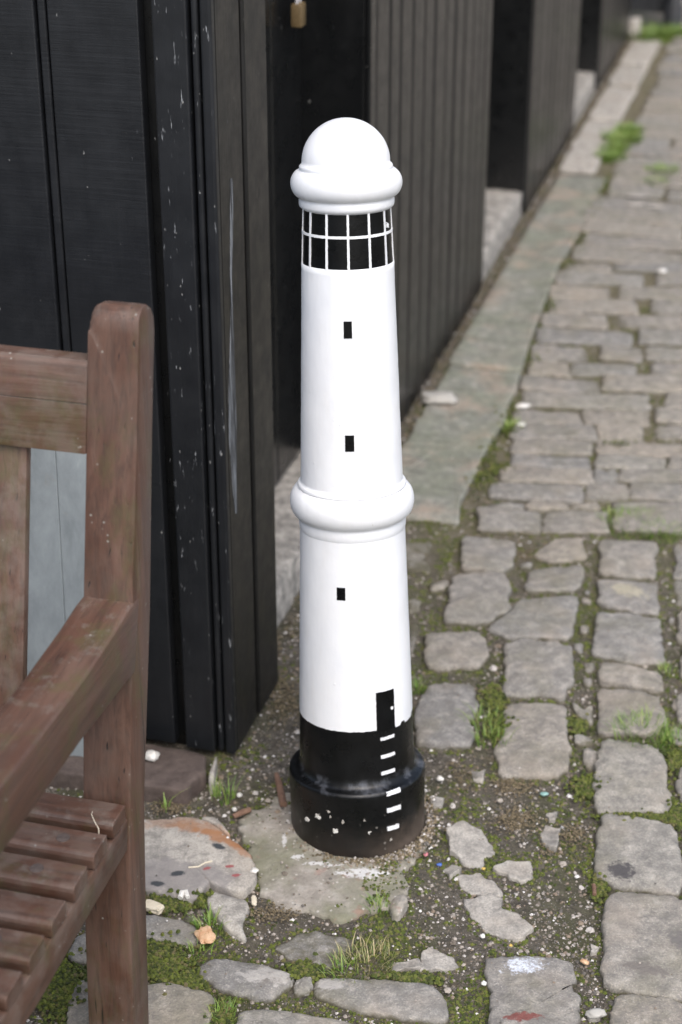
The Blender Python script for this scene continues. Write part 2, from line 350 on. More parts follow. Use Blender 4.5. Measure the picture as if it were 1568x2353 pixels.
# ------------------------------------------------------------------ mesh helpers
def link(name, me, m=None, parent=None, smooth=False):
    o = bpy.data.objects.new(name, me); COL.objects.link(o)
    if m: me.materials.append(m)
    if smooth:
        for p in me.polygons: p.use_smooth = True
    if parent: o.parent = parent
    return o
def tag(o, label=None, cat=None, group=None, kind=None):
    for k, v in (('label', label), ('category', cat), ('group', group), ('kind', kind)):
        if v: o[k] = v
    return o
def empty(name, loc, rot=None):
    o = bpy.data.objects.new(name, None); COL.objects.link(o); o.empty_display_size = .1
    o.location = loc
    if rot is not None: o.rotation_euler = rot
    return o
class MB:
    """collects bevelled pieces, each with its own wood-grain coordinates, into one mesh"""
    def __init__(self):
        self.bm = bmesh.new(); self.lay = self.bm.verts.layers.float_vector.new('grain')
    def add(self, piece, axis, M=None):
        off = Vector((random.uniform(0, 40), random.uniform(0, 40), random.uniform(0, 40)))
        perm = {0: (0, 1, 2), 1: (1, 2, 0), 2: (2, 0, 1)}[axis]
        mp = {}
        for v in piece.verts:
            co = M @ v.co if M else v.co
            n = self.bm.verts.new(co); n[self.lay] = Vector((v.co[perm[0]], v.co[perm[1]], v.co[perm[2]])) + off; mp[v] = n
        for f in piece.faces:
            nf = self.bm.faces.new([mp[v] for v in f.verts]); nf.smooth = f.smooth
        piece.free()
    def box(self, a, b, axis=2, bev=.003, seg=2, M=None, cuts=0):
        p = bmesh.new()
        vs = [p.verts.new((x, y, z)) for x in (a[0], b[0]) for y in (a[1], b[1]) for z in (a[2], b[2])]
        for f in ((0, 1, 3, 2), (4, 6, 7, 5), (0, 4, 5, 1), (2, 3, 7, 6), (0, 2, 6, 4), (1, 5, 7, 3)): p.faces.new([vs[i] for i in f])
        bmesh.ops.recalc_face_normals(p, faces=p.faces)
        if bev: bmesh.ops.bevel(p, geom=list(p.edges), offset=bev, segments=seg, affect='EDGES', profile=.5)
        self.add(p, axis, M)
    def prism(self, prof, x0, x1, axis=2, bev=.003, seg=2, M=None, topround=None):
        """profile in (y, z) pushed along x"""
        p = bmesh.new()
        A = [p.verts.new((x0, y, z)) for y, z in prof]; B = [p.verts.new((x1, y, z)) for y, z in prof]
        n = len(prof); p.faces.new(A); p.faces.new(B[::-1])
        for i in range(n): p.faces.new((A[i], B[i], B[(i + 1) % n], A[(i + 1) % n]))
        bmesh.ops.recalc_face_normals(p, faces=p.faces)
        if topround:
            zt = max(z for _, z in prof)
            es = [e for e in p.edges if all(v.co.z > zt - topround[1] for v in e.verts) and abs(e.verts[0].co.x - e.verts[1].co.x) < 1e-6 and abs(e.verts[0].co.x - x0) < 1e-6]
            bmesh.ops.bevel(p, geom=es, offset=topround[0], segments=5, affect='EDGES', profile=.5)
        if bev:
            es = [e for e in p.edges if len(e.link_faces) == 2 and e.calc_face_angle(0) > R(35)]
            bmesh.ops.bevel(p, geom=es, offset=bev, segments=seg, affect='EDGES', profile=.5)
        self.add(p, axis, M)
    def tube(self, pts, r, n=10, axis=2, M=None):
        p = bmesh.new(); rings = []
        for i, c in enumerate(pts):
            c = Vector(c); d = (Vector(pts[min(i + 1, len(pts) - 1)]) - Vector(pts[max(i - 1, 0)])).normalized()
            u = d.orthogonal().normalized() if i == 0 else (u - d * u.dot(d)).normalized()
            v = d.cross(u); rr = r[i] if isinstance(r, (list, tuple)) else r
            rings.append([p.verts.new(c + (u * math.cos(2 * math.pi * k / n) + v * math.sin(2 * math.pi * k / n)) * rr) for k in range(n)])
        for a, b in zip(rings, rings[1:]):
            for k in range(n): f = p.faces.new((a[k], a[(k + 1) % n], b[(k + 1) % n], b[k])); f.smooth = True
        p.faces.new(rings[0][::-1]); p.faces.new(rings[-1])
        self.add(p, axis, M)
    def build(self, name, m, parent=None, smooth=False):
        me = bpy.data.meshes.new(name); bmesh.ops.recalc_face_normals(self.bm, faces=self.bm.faces)
        self.bm.to_mesh(me); self.bm.free()
        sharp = smooth
        o = link(name, me, m, parent, smooth)
        if sharp: me.set_sharp_from_angle(angle=R(15 if name == 'seat_slat' else 28))
        return o
def lathe(name, prof, m, parent=None, n=96, wob=.0004, smooth=True):
    vs, fs = [], []
    for r, z in prof:
        for k in range(n):
            a = 2 * math.pi * k / n
            rr = max(r, 1e-5); j = wob * (mnoise.noise(Vector((rr * math.cos(a) * 30, rr * math.sin(a) * 30, z * 30))) + .6 * mnoise.noise(Vector((rr * math.cos(a) * 95, rr * math.sin(a) * 95, z * 70)))) if r > .001 else 0
            vs.append(((rr + j) * math.sin(a), -(rr + j) * math.cos(a), z))
    for i in range(len(prof) - 1):
        for k in range(n):
            fs.append((i * n + k, i * n + (k + 1) % n, (i + 1) * n + (k + 1) % n, (i + 1) * n + k))
    me = bpy.data.meshes.new(name); me.from_pydata(vs, [], fs); me.update()
    return link(name, me, m, parent, smooth)
def smooth_prof(pts, k=3):
    out = []
    for i in range(len(pts) - 1):
        a, b = pts[i], pts[i + 1]; d = math.dist(a, b); n = max(1, int(d / .006))
        for j in range(n): out.append((a[0] + (b[0] - a[0]) * j / n, a[1] + (b[1] - a[1]) * j / n))
    out.append(pts[-1]); return out

# ------------------------------------------------------------------ paving stones
def rs_outline(poly, step, rough, seed, corner=1):
    pts = [Vector((p.x, p.y)) for p in poly]
    for _ in range(corner):
        q = []
        for i in range(len(pts)):
            a, b = pts[i], pts[(i + 1) % len(pts)]; l = (b - a).length
            f = min(.22, .008 / max(l, 1e-4)); q += [a.lerp(b, f), a.lerp(b, 1 - f)]
        pts = q
    out = []
    for i in range(len(pts)):
        a, b = pts[i], pts[(i + 1) % len(pts)]; n = max(1, round((b - a).length / step))
        for j in range(n): out.append(a.lerp(b, j / n))
    c = sum(out, Vector((0, 0))) / len(out)
    res = []
    for p in out:
        d = (p - c).normalized()
        k = mnoise.noise(Vector((p.x * 22, p.y * 22, seed))) * rough + mnoise.noise(Vector((p.x * 75, p.y * 75, seed + 9))) * rough * .8 + mnoise.noise(Vector((p.x * 190, p.y * 190, seed + 5))) * rough * .35
        res.append(p + d * k)
    return res, c
PAD, STONES = [], []                                          # outlines kept for keeping gravel and moss off the stones
class Paving:
    def __init__(self): self.v, self.f = [], []
    def stone(self, poly, top=.002, step=.007, rough=.0066, tilt=.005, bev=1.0, dome=.002, keep=True, corner=1):
        seed = random.uniform(0, 100); out, c = rs_outline(poly, step, rough, seed, corner)
        ext = max((p - c).length for p in out); n = len(out)
        if keep: (PAD if keep == 'pad' else STONES).append((out, c, ext))
        tx, ty = random.uniform(-tilt, tilt) / max(ext, .02), random.uniform(-tilt, tilt) / max(ext, .02)
        k = lambda mm: 1 - mm / max(ext * .75, .02)
        rings = [(1.0, -.045), (1.0, -.0060 * bev), (k(.0014 * bev), -.0026 * bev), (k(.0042 * bev), -.0009 * bev), (k(.010 * bev), 0)] + \
                [(s * k(.012 * bev), dome * (1 - s * s)) for s in (.8, .55, .3)]
        b0 = len(self.v)
        for s, dz in rings:
            for p in out:
                x, y = c.x + (p.x - c.x) * s, c.y + (p.y - c.y) * s
                z = top + dz + (x - c.x) * tx + (y - c.y) * ty
                if dz > -.04: z += mnoise.noise(Vector((x * 18, y * 18, seed))) * .0020 + mnoise.noise(Vector((x * 55, y * 55, seed))) * .0014
                self.v.append((x, y, z))
        self.v.append((c.x, c.y, top + dome))
        for i in range(len(rings) - 1):
            for j in range(n):
                a = b0 + i * n + j; a2 = b0 + i * n + (j + 1) % n
                self.f.append((a, a2, a2 + n, a + n))
        l = b0 + (len(rings) - 1) * n
        for j in range(n): self.f.append((l + j, l + (j + 1) % n, b0 + len(rings) * n))
    def build(self, name, m):
        me = bpy.data.meshes.new(name); me.from_pydata(self.v, [], self.f); me.update()
        return link(name, me, m, None, True)

near = Paving()
A_ = [[(905, 80), (1065, 75), (1078, 182), (900, 195), (800, 155)],
      [(1145, 85), (1440, 85), (1445, 275), (1140, 262)],
      [(445, 70), (720, 80), (735, 130), (715, 215), (640, 255), (440, 240)],
      [(785, 225), (1065, 200), (1068, 275), (1040, 340), (760, 340), (770, 280)],
      [(400, 260), (655, 255), (705, 330), (685, 440), (560, 515), (360, 500), (350, 470), (385, 350)],
      [(695, 425), (725, 375), (1040, 352), (1030, 520), (1000, 580), (830, 578), (690, 585), (570, 530)],
      [(1140, 285), (1450, 292), (1455, 462), (1250, 436), (1140, 418)],
      [(1130, 447), (1460, 482), (1480, 712), (1330, 712), (1105, 662), (1115, 560)],
      [(260, 550), (520, 545), (575, 580), (580, 680), (540, 725), (300, 740), (255, 680)],
      [(655, 620), (780, 597), (1000, 635), (1015, 800), (965, 896), (850, 882), (650, 868), (660, 740)],
      [(280, 800), (515, 805), (530, 950), (490, 1000), (515, 1080), (480, 1135), (205, 1130), (215, 910)],
      [(660, 928), (800, 908), (985, 934), (985, 1060), (1000, 1240), (920, 1298), (640, 1285), (615, 1160), (660, 1040)],
      [(1140, 720), (1230, 712), (1470, 762), (1470, 858), (1350, 838), (1140, 824)],
      [(1130, 846), (1300, 846), (1460, 893), (1485, 1010), (1440, 1080), (1140, 1065)],
      [(1530, 100), (1700, 95), (1840, 100), (1840, 275), (1525, 275)],
      [(1520, 287), (1830, 287), (1840, 420), (1530, 410)],
      [(1545, 440), (1850, 440), (1860, 600), (1540, 600)], [(1560, 615), (1860, 615), (1870, 790), (1555, 780)],
      [(1530, 860), (1900, 820), (1900, 1000), (1545, 1010)],
      [(1500, 1030), (1600, 1050), (1900, 1040), (1900, 1240), (1600, 1230), (1540, 1130)],
      [(1160, 1115), (1290, 1120), (1435, 1150), (1490, 1240), (1520, 1410), (1490, 1480), (1440, 1470), (1160, 1470), (1120, 1420), (1115, 1290)]]
for pl in A_: near.stone([zA(*p) for p in pl], top=random.uniform(.0, .006))
SM = [[(1060, 1130), (1165, 1160), (1150, 1215), (1100, 1250), (1060, 1200)], [(1020, 1070), (1110, 1080), (1120, 1115), (1020, 1120)],
      [(1000, 890), (1060, 945), (1115, 905), (1115, 1030), (1080, 1000), (1020, 960)], [(1040, 500), (1100, 500), (1095, 550), (1050, 555)],
      [(1010, 590), (1070, 590), (1060, 660), (1020, 640)], [(1065, 705), (1130, 690), (1120, 750), (1070, 745)], [(1060, 770), (1115, 775), (1110, 825), (1065, 815)],
      [(1050, 365), (1105, 370), (1110, 400), (1050, 400)], [(840, 585), (940, 590), (950, 608), (850, 605)], [(490, 1245), (570, 1265), (560, 1300), (500, 1290)],
      [(735, 195), (810, 195), (800, 220), (740, 218)], [(1065, 320), (1105, 325), (1100, 355), (1065, 350)], [(270, 290), (380, 275), (370, 320), (280, 340)],
      [(1500, 470), (1530, 470), (1525, 500), (1500, 500)], [(1520, 880), (1560, 880), (1560, 950), (1520, 940)]]
for pl in SM: near.stone([zA(*p) for p in pl], top=-.002, rough=.003, step=.008, bev=.8)
B_ = [[(1200, 210), (1260, 207), (1400, 222), (1540, 262), (1565, 370), (1590, 480), (1560, 570), (1480, 568), (1230, 533), (1165, 480), (1170, 330)],
      [(1245, 577), (1480, 582), (1580, 612), (1750, 622), (1760, 1030), (1530, 1043), (1220, 998), (1200, 890), (1215, 760), (1200, 680)],
      [(1265, 1042), (1440, 1028), (1568, 1060), (1750, 1075), (1750, 1420), (1240, 1400), (1242, 1100)],
      [(1580, 250), (1780, 250), (1790, 560), (1610, 570)], [(1545, -10), (1760, -10), (1770, 200), (1560, 190)],
      [(665, 850), (850, 845), (1070, 870), (1090, 980), (1045, 990), (1095, 1022), (1100, 1168), (1090, 1400), (660, 1400), (690, 1000), (660, 920)]]
for pl in B_: near.stone([zB(*p) for p in pl], top=random.uniform(.002, .006))
SB = [[(490, 280), (560, 245), (640, 280), (700, 360), (660, 390), (650, 440), (550, 420), (545, 390), (500, 370)], [(910, 300), (940, 235), (1010, 260), (990, 370), (930, 330)],
      [(690, 440), (760, 410), (880, 410), (885, 480), (830, 505), (720, 460)], [(470, 440), (510, 420), (550, 455), (500, 490)],
      [(530, 480), (640, 480), (720, 520), (740, 560), (700, 575), (600, 560)], [(560, 585), (680, 560), (740, 600), (735, 630), (820, 660), (875, 715), (800, 765), (680, 730), (610, 680), (575, 620)],
      [(360, 890), (400, 815), (520, 850), (540, 890), (480, 915), (370, 915)], [(230, 870), (350, 870), (350, 905), (240, 910)], [(940, 190), (1000, 185), (990, 225), (950, 230)],
      [(1150, 800), (1190, 810), (1180, 840), (1145, 835)], [(410, 125), (470, 120), (450, 165), (415, 160)], [(600, 0), (660, 5), (650, 40), (610, 35)],
      [(1140, 1110), (1190, 1105), (1190, 1130), (1150, 1135)]]
shards = Paving()
for pl in SB: shards.stone([zB(*p) for p in pl], top=-.002, rough=.0065, step=.005, bev=.35, tilt=.006, dome=-.001, corner=0)
tag(shards.build('broken_paving', m_slab('broken_pale_stone', .82)), kind='structure')
C_ = [[(685, 672), (870, 690), (925, 722), (920, 790), (850, 800), (690, 768), (560, 770), (560, 660)],
      [(915, 890), (1000, 850), (1180, 880), (1300, 920), (1360, 950), (1320, 1010), (1250, 1050), (1130, 1040), (990, 1000), (920, 940)],
      [(690, 985), (800, 990), (960, 1030), (990, 1070), (970, 1168), (960, 1330), (600, 1400), (300, 1400), (320, 1070), (350, 970), (420, 965)],
      [(1100, 1110), (1200, 1095), (1568, 1140), (1700, 1180), (1700, 1400), (1060, 1400), (1080, 1160)],
      [(1450, 950), (1568, 945), (1770, 960), (1990, 990), (2050, 1050), (2065, 1120), (2040, 1165), (1650, 1108), (1440, 1030)],
      [(310, 850), (370, 750), (450, 745), (470, 880), (330, 880)], [(1335, 962), (1430, 950), (1435, 1000), (1350, 1040)]]
for pl in C_: near.stone([zC(*p) for p in pl], top=random.uniform(0, .004), rough=.005)
for pl in ([(1270, 800), (1400, 730), (1620, 750), (1650, 800), (1540, 890), (1300, 850)],): near.stone([zC(*p) for p in pl], top=-.005, rough=.008, bev=.6)
for pl in ([(150, 75), (310, 80), (330, 150), (300, 240), (150, 220)], [(170, 360), (245, 370), (245, 430), (170, 460)], [(180, 480), (230, 470), (210, 600), (180, 700)]):
    near.stone([zA(*p) for p in pl], top=-.006, rough=.006, bev=.6)
# the rows of setts running away up the street (photo zoom rows: y0, y1, splits)
ROWS = [(80, 125, [(960, 1200), (1212, 1590)]), (135, 195, [(930, 1365), (1430, 1760)]), (205, 265, [(890, 1195), (1245, 1600)]), (275, 340, [(890, 1335), (1405, 1760)]),
        (350, 410, [(858, 1180), (1245, 1620)]), (430, 498, [(830, 1310), (1350, 1740)]), (507, 578, [(800, 1080), (1145, 1365), (1380, 1720)]), (590, 655, [(795, 990), (1002, 1330), (1408, 1740)]),
        (666, 738, [(745, 1150), (1165, 1640)]), (748, 822, [(745, 1400), (1485, 1840)]), (832, 902, [(705, 1050), (1060, 1395), (1430, 1800)]), (912, 982, [(690, 1125), (1140, 1365), (1430, 1800)]),
        (990, 1058, [(695, 1110), (1130, 1700)]), (1066, 1128, [(700, 1105), (1122, 1480), (1500, 1800)]), (1136, 1200, [(645, 1110), (1122, 1225), (1245, 1800)]), (1208, 1290, [(590, 1055), (1070, 1290), (1300, 1800)]),
        (1300, 1334, [(580, 765), (778, 975), (985, 1150)]), (1300, 1450, [(1210, 1620), (1640, 1960)]), (1342, 1450, [(532, 850), (858, 1185)])]
for y0, y1, xs in ROWS:
    y0, y1 = y0 - 2.5, y1 + 2.5
    for x0, x1 in xs:
        j = lambda: random.uniform(-5, 5)
        x0, x1 = x0 - 3, x1 + 3
        sl = (x1 - x0) * .018
        near.stone([zD(x0 + j(), y0 - sl + j()), zD((x0 + x1) / 2, y0 + j()), zD(x1 + j(), y0 + sl + j()), zD(x1 + 8 + j(), y1 + sl + j()), zD((x0 + x1) / 2, y1 + j()), zD(x0 - 4 + j(), y1 - sl + j())],
                   top=random.uniform(-.002, .005), step=.012, rough=.007, bev=1.1, dome=.002)
s = 4.84
while s < 9.2:                                       # further rows, laid square to the street
    d = random.uniform(.105, .15); q = -.62 + random.uniform(-.02, .02)
    while q < 2.0:
        l = random.uniform(.18, .40)
        near.stone([W(s, q + .005), W(s, q + l - .005), W(s + d - .009, q + l - .005), W(s + d - .009, q + .005)], top=random.uniform(-.002, .005), step=.02, rough=.008, bev=1.1, dome=.002, keep=False)
        q += l
    s += d
def fill_rows(s0, s1, q0, q1):                       # setts beyond the frame, so the street goes on
    s = s0
    while s < s1:
        d = random.uniform(.12, .17); q = q0
        while q < q1:
            l = random.uniform(.18, .34)
            near.stone([W(s, q + .008), W(s, q + l - .008), W(s + d - .014, q + l - .008), W(s + d - .014, q + .008)], top=random.uniform(0, .006), step=.03, rough=.006, keep=False)
            q += l
        s += d
fill_rows(1.25, 3.1, .56, 2.0); fill_rows(3.1, 4.84, 1.0, 2.0)
cob = near.build('cobbled_street', MAT['setts']); tag(cob, kind='structure')

slabs = Paving()
slabs.stone([zN(*p) for p in ((-260, 800), (200, 800), (330, 770), (560, 800), (660, 850), (860, 990), (960, 1080), (1060, 1200), (1130, 1270), (1155, 1400), (1130, 1500), (960, 1600), (690, 1510), (660, 1480), (600, 1560), (500, 1640), (330, 1620), (170, 1560), (20, 1530), (-260, 1520))], top=.004, rough=.004, dome=.003)
slabs.stone([zC(*p) for p in ((965, 560), (1140, 602), (1150, 640), (1110, 700), (1140, 780), (1080, 750), (1010, 700), (950, 620))], top=.002, rough=.004)
slabs.stone([zN(*p) for p in ((560, 790), (700, 775), (800, 860), (870, 950), (840, 960), (680, 850))], top=.001, rough=.003)
tag(slabs.build('stone_paving', MAT['slab']), kind='structure')
foot = Paving()
foot.stone([zE(*p) for p in ((590, 700), (700, 650), (840, 560), (880, 480), (1500, 520), (1540, 800), (1450, 960), (1452, 1100), (1420, 1190), (1340, 1165), (1230, 1190), (1150, 1225), (1020, 1205), (900, 1175), (760, 1150), (705, 1090), (690, 1000), (640, 900))], top=-.001, rough=.013, dome=.006, tilt=0, keep='pad')
foot.stone([zB(*p) for p in ((215, 640), (250, 590), (300, 590), (305, 630), (270, 685), (230, 680))], top=.008, rough=.004, step=.006)
tag(foot.build('concrete_pad', MAT['concrete']), kind='structure')
kerb = Paving()
cuts = [3.10, 3.93, 5.72]
edge = lambda s: -.595 - .012 * math.sin(s * 1.7) - .022 * min(1, max(0, (s - 4) / 2))
for a, b in zip(cuts, cuts[1:]):
    kerb.stone([W(a + .004, -.782), W(a + .004, edge(a)), *[W(a + (b - a) * f, edge(a + (b - a) * f) + random.uniform(-.016, .012)) for f in (.12, .25, .37, .5, .62, .75, .88)], W(b - .004, edge(b)), W(b - .004, -.775)], top=.004, step=.012, rough=.007, bev=1.4, dome=-.004)
tag(kerb.build('kerb', MAT['kerb']), kind='structure')
pale = Paving()
for a, b in ((5.75, 6.45), (6.47, 7.03), (7.05, 7.43), (7.45, 8.0)):
    pale.stone([W(a + .005, -.785), W(a + .005, -.665), W(b - .005, -.66), W(b - .005, -.785)], top=.006, step=.02, rough=.010, bev=1.3, keep=False)
tag(pale.build('pale_kerb_slabs', m_slab('pale_kerb_slab')), kind='structure')

# ------------------------------------------------------------------ soil sheet
def axis_pts(lo, hi, fine, far):
    n = int((hi - lo) / fine); mid = [lo + (hi - lo) * i / n for i in range(n + 1)]
    out, d, x = [], fine, hi
    while x < far: d *= 1.35; x += d; out.append(x)
    neg, d, x = [], fine, lo
    while x > -far: d *= 1.35; x -= d; neg.append(x)
    return neg[::-1] + mid + out
xs, ys = axis_pts(-1.1, 1.2, .012, 70), axis_pts(1.3, 4.2, .012, 70)
vs = []
for y in ys:
    for x in xs:
        z = -.0085
        if -1.5 < x < 2.2 and 1 < y < 9:
            z += mnoise.noise(Vector((x * 9, y * 9, 3))) * .004 + mnoise.noise(Vector((x * 40, y * 40, 5))) * .0025
        vs.append((x, y, z))
nx = len(xs)
fs = [(j * nx + i, j * nx + i + 1, (j + 1) * nx + i + 1, (j + 1) * nx + i) for j in range(len(ys) - 1) for i in range(nx - 1)]
me = bpy.data.meshes.new('ground'); me.from_pydata(vs, [], fs); me.update()
tag(link('ground', me, MAT['soil'], None, True), kind='structure')

# ------------------------------------------------------------------ gravel and moss lying in the joints
def inside(p, out):
    c = False; n = len(out); j = n - 1
    for i in range(n):
        a, b = out[i], out[j]
        if (a.y > p[1]) != (b.y > p[1]) and p[0] < (b.x - a.x) * (p[1] - a.y) / (b.y - a.y) + a.x: c = not c
        j = i
    return c
CELL = .1; grid = {}
for st in STONES:
    o, c, e = st
    for i in range(int((c.x - e) // CELL), int((c.x + e) // CELL) + 1):
        for j in range(int((c.y - e) // CELL), int((c.y + e) // CELL) + 1): grid.setdefault((i, j), []).append(st)
def on_stone(x, y):
    for o, c, e in grid.get((int(x // CELL), int(y // CELL)), ()):
        if (x - c.x) ** 2 + (y - c.y) ** 2 < e * e and inside((x, y), o): return True
    return False
def blob(V, F, x, y, z, r, flat):
    b = len(V); a0 = random.uniform(0, 6.28)
    for k in range(5):
        a = a0 + k * 1.2566; rr = r * random.uniform(.7, 1.25); V.append((x + math.cos(a) * rr, y + math.sin(a) * rr, z + random.uniform(-.15, .25) * r * flat))
    for k in range(4):
        a = a0 + .6 + k * 1.571; rr = r * random.uniform(.4, .7); V.append((x + math.cos(a) * rr, y + math.sin(a) * rr, z + r * flat * random.uniform(.7, 1.0)))
    V.append((x, y, z - r * flat * .6))
    for k in range(5): F.append((b + (k + 1) % 5, b + k, b + 9))
    F.append((b + 5, b + 6, b + 7, b + 8))
    m4 = [0, 1, 2, 3, 3]
    for k in range(5):
        i, j = b + k, b + (k + 1) % 5; p, q = b + 5 + m4[k], b + 5 + m4[(k + 1) % 5]
        if p != q: F.append((i, j, q, p))
        else: F.append((i, j, p))
gv, gf, mv, mf = [], [], [], []
def visible(x, y):
    s_, q_ = x * SX + y * SY, x * SY - y * SX
    if q_ < -.80 and s_ > 2.15: return False
    return s_ < 5
for i in range(120000):
    y = 1.55 + random.random() ** 1.35 * 2.9; hw = .16 + .215 * y
    x = random.uniform(-hw, hw)
    if not visible(x, y): continue
    on = on_stone(x, y); g = mnoise.noise(Vector((x * 5, y * 5, 20))); mo = mnoise.noise(Vector((x * 8, y * 8, 40)))
    if on:
        if random.random() < .010: blob(gv, gf, x, y, .006, random.uniform(.0008, .0022), .7)
        continue
    z = -.0085 + mnoise.noise(Vector((x * 9, y * 9, 3))) * .004 + mnoise.noise(Vector((x * 40, y * 40, 5))) * .0025
    if PAD and inside((x, y), PAD[0][0]):
        dc = (Vector((x, y)) - PAD[0][1]).length / PAD[0][2]; z = .0005 + .004 * (1 - dc)
        if random.random() > .10 + .5 * max(0, mo + g): continue
    edge_ = any(on_stone(x + dx, y + dy) for dx, dy in ((.012, 0), (-.012, 0), (0, .012), (0, -.012)))
    pm = .035 + .6 * max(0, mo * 2) + (.34 if edge_ else 0)
    if random.random() < pm:
        r = random.uniform(.0015, .0038); blob(mv, mf, x, y, z, r, random.uniform(.5, 1.0))
        for k in range(2): blob(mv, mf, x + random.uniform(-.006, .006), y + random.uniform(-.006, .006), z, r * .6, .9)
    elif random.random() < .48 + .5 * max(0, g + .2):
        blob(gv, gf, x, y, z + .0005, .0009 + .0028 * random.random() ** 3.0 + (.004 if random.random() < .006 else 0), random.uniform(.5, .85))
for (zf, cx, cy, rx, ry, n) in ((zB, 1130, 70, 60, 50, 260), (zB, 1540, 200, 60, 60, 260), (zB, 1340, 212, 130, 18, 240), (zB, 1185, 530, 35, 60, 160), (zC, 770, 610, 90, 35, 360), (zC, 930, 590, 40, 30, 120), (zC, 740, 880, 90, 110, 700), (zC, 880, 960, 60, 50, 240), (zC, 270, 990, 120, 130, 900), (zC, 1020, 1120, 50, 70, 240), (zB, 320, 955, 110, 22, 260), (zC, 1400, 920, 70, 40, 260), (zA, 1040, 1020, 45, 40, 160), (zA, 610, 880, 60, 70, 200), (zA, 640, 1020, 60, 60, 200), (zA, 1540, 1180, 60, 60, 240), (zD, 640, 1130, 60, 25, 120), (zD, 700, 930, 40, 40, 120), (zD, 1230, 1015, 80, 14, 120), (zE, 1010, 130, 60, 60, 160)):
    for k in range(int(n * 1.7)):
        p = zf(random.gauss(cx, rx * .55), random.gauss(cy, ry * .55))
        on = on_stone(p.x, p.y)
        if on and random.random() > .12: continue
        blob(mv, mf, p.x, p.y, (.004 if on else -.005) + random.uniform(0, .004), random.uniform(.0018, .0042), random.uniform(.6, 1.2))
for i in range(2600):
    s_ = 3.1 + random.random() * 3.2; q_ = edge(s_) + random.gauss(.006, .014)
    if mnoise.noise(Vector((s_ * 4, 7, 0))) + .25 > random.random() * .6:
        p = W(s_, q_); blob(mv, mf, p.x, p.y, random.uniform(-.006, .003), random.uniform(.002, .005), .7)
dv, df = [], []
for i in range(3000):
    s_ = 2.46 + random.random() ** 1.5 * 5.5
    p = W(s_, random.gauss(-.797, .012)); blob(*((gv, gf) if random.random() < .3 else (dv, df)), p.x, p.y, random.uniform(-.006, .002), random.uniform(.0015, .0045) * (1 + (s_ - 2.4) * .2) * random.random(), .6)
for i in range(1300):
    a = random.gauss(.6, 1.1); d = .1035 + abs(random.gauss(0, .011)); bx, by = .0257 + math.sin(a) * d, 2.1561 - math.cos(a) * d
    if a > -.25 or random.random() < .4: blob(*((gv, gf) if random.random() < .45 else (dv, df)), bx, by, .003 + random.uniform(0, .005) * max(0, 1 - (d - .1035) * 60), random.uniform(.0008, .0030), .7)
def stuff(name, V, F, m, label, cat):
    me = bpy.data.meshes.new(name); me.from_pydata(V, [], F); me.update()
    tag(link(name, me, m), label, cat, kind='stuff')
stuff('gravel', gv, gf, MAT['gravel'], 'mixed white, brown and grey grit scattered between the setts', 'gravel')
for (zf, cx, cy, rx, ry, n) in ((zB, 800, 60, 70, 30, 420), (zB, 810, 220, 70, 40, 500), (zB, 1070, 290, 45, 30, 200), (zD, 760, 1425, 150, 30, 500), (zA, 760, 150, 50, 30, 200), (zE, 830, 130, 70, 70, 420), (zE, 800, 40, 60, 60, 300), (zB, 960, 330, 40, 50, 150), (zC, 1250, 650, 90, 30, 240), (zB, 560, 20, 50, 60, 160), (zN, 250, 680, 120, 40, 240)):
    for k in range(n):
        p = zf(random.gauss(cx, rx * .8), random.gauss(cy, ry * .8))
        if not on_stone(p.x, p.y): blob(dv, df, p.x, p.y, -.006 + random.uniform(0, .005), random.uniform(.0009, .0022), random.uniform(.4, 1.0))
stuff('dead_moss', dv, df, m_islands('dead_tan_moss', [(0, (.075, .058, .034)), (.5, (.15, .118, .070)), (1, (.24, .195, .125))], .95), 'dry tan dead moss in patches on the soil around the bollard', 'dead moss')
stuff('moss', mv, mf, MAT['moss'], 'low green and brown moss filling the joints of the paving', 'moss')

# ------------------------------------------------------------------ the bollard painted as a lighthouse
BASE = G(823, 1882)
ax = Vector((-.0195, math.sin(R(7)), math.cos(R(7)))).normalized()
Xv = (Vector((1, 0, 0)) - ax * ax.x).normalized(); Yv = ax.cross(Xv)
boll = empty('lighthouse_bollard', BASE); boll.rotation_euler = Matrix((Xv, Yv, ax)).transposed().to_euler()
tag(boll, 'white and black bollard painted as a lighthouse with a domed cap', 'bollard')
def arc(cx, cz, rx, rz, a0, a1, n=8):
    return [(cx + rx * math.cos(R(a0 + (a1 - a0) * i / n)), cz + rz * math.sin(R(a0 + (a1 - a0) * i / n))) for i in range(n + 1)]
BAND = .1882
def shaft_r(h):
    P = [(0.09, .0860), (.1105, .0852), (.1788, .0835), (.474, .0744), (.546, .0718), (.8534, .0623), (.9276, .0591)]
    for (a, ra), (b, rb) in zip(P, P[1:]):
        if h <= b: return ra + (rb - ra) * (h - a) / (b - a)
    return P[-1][1]
foot_p = [(.1007, -.04), (.1008, .02), (.1018, .085)] + arc(.0960, .0905, .0060, .0060, 0, 80, 6) + [(.0945, .0968), (.0905, .0985), (.0875, .1020), (.0858, .1085)]
body_p = smooth_prof([(.0858, .1085), (.0853, .114), (shaft_r(BAND), BAND)])
lathe('base', foot_p + body_p[1:], MAT['black'], boll, 128)
sh = [(shaft_r(BAND) + .0004, BAND)] + [(shaft_r(BAND + (.474 - BAND) * i / 40) + .0004, BAND + (.474 - BAND) * i / 40) for i in range(1, 41)]
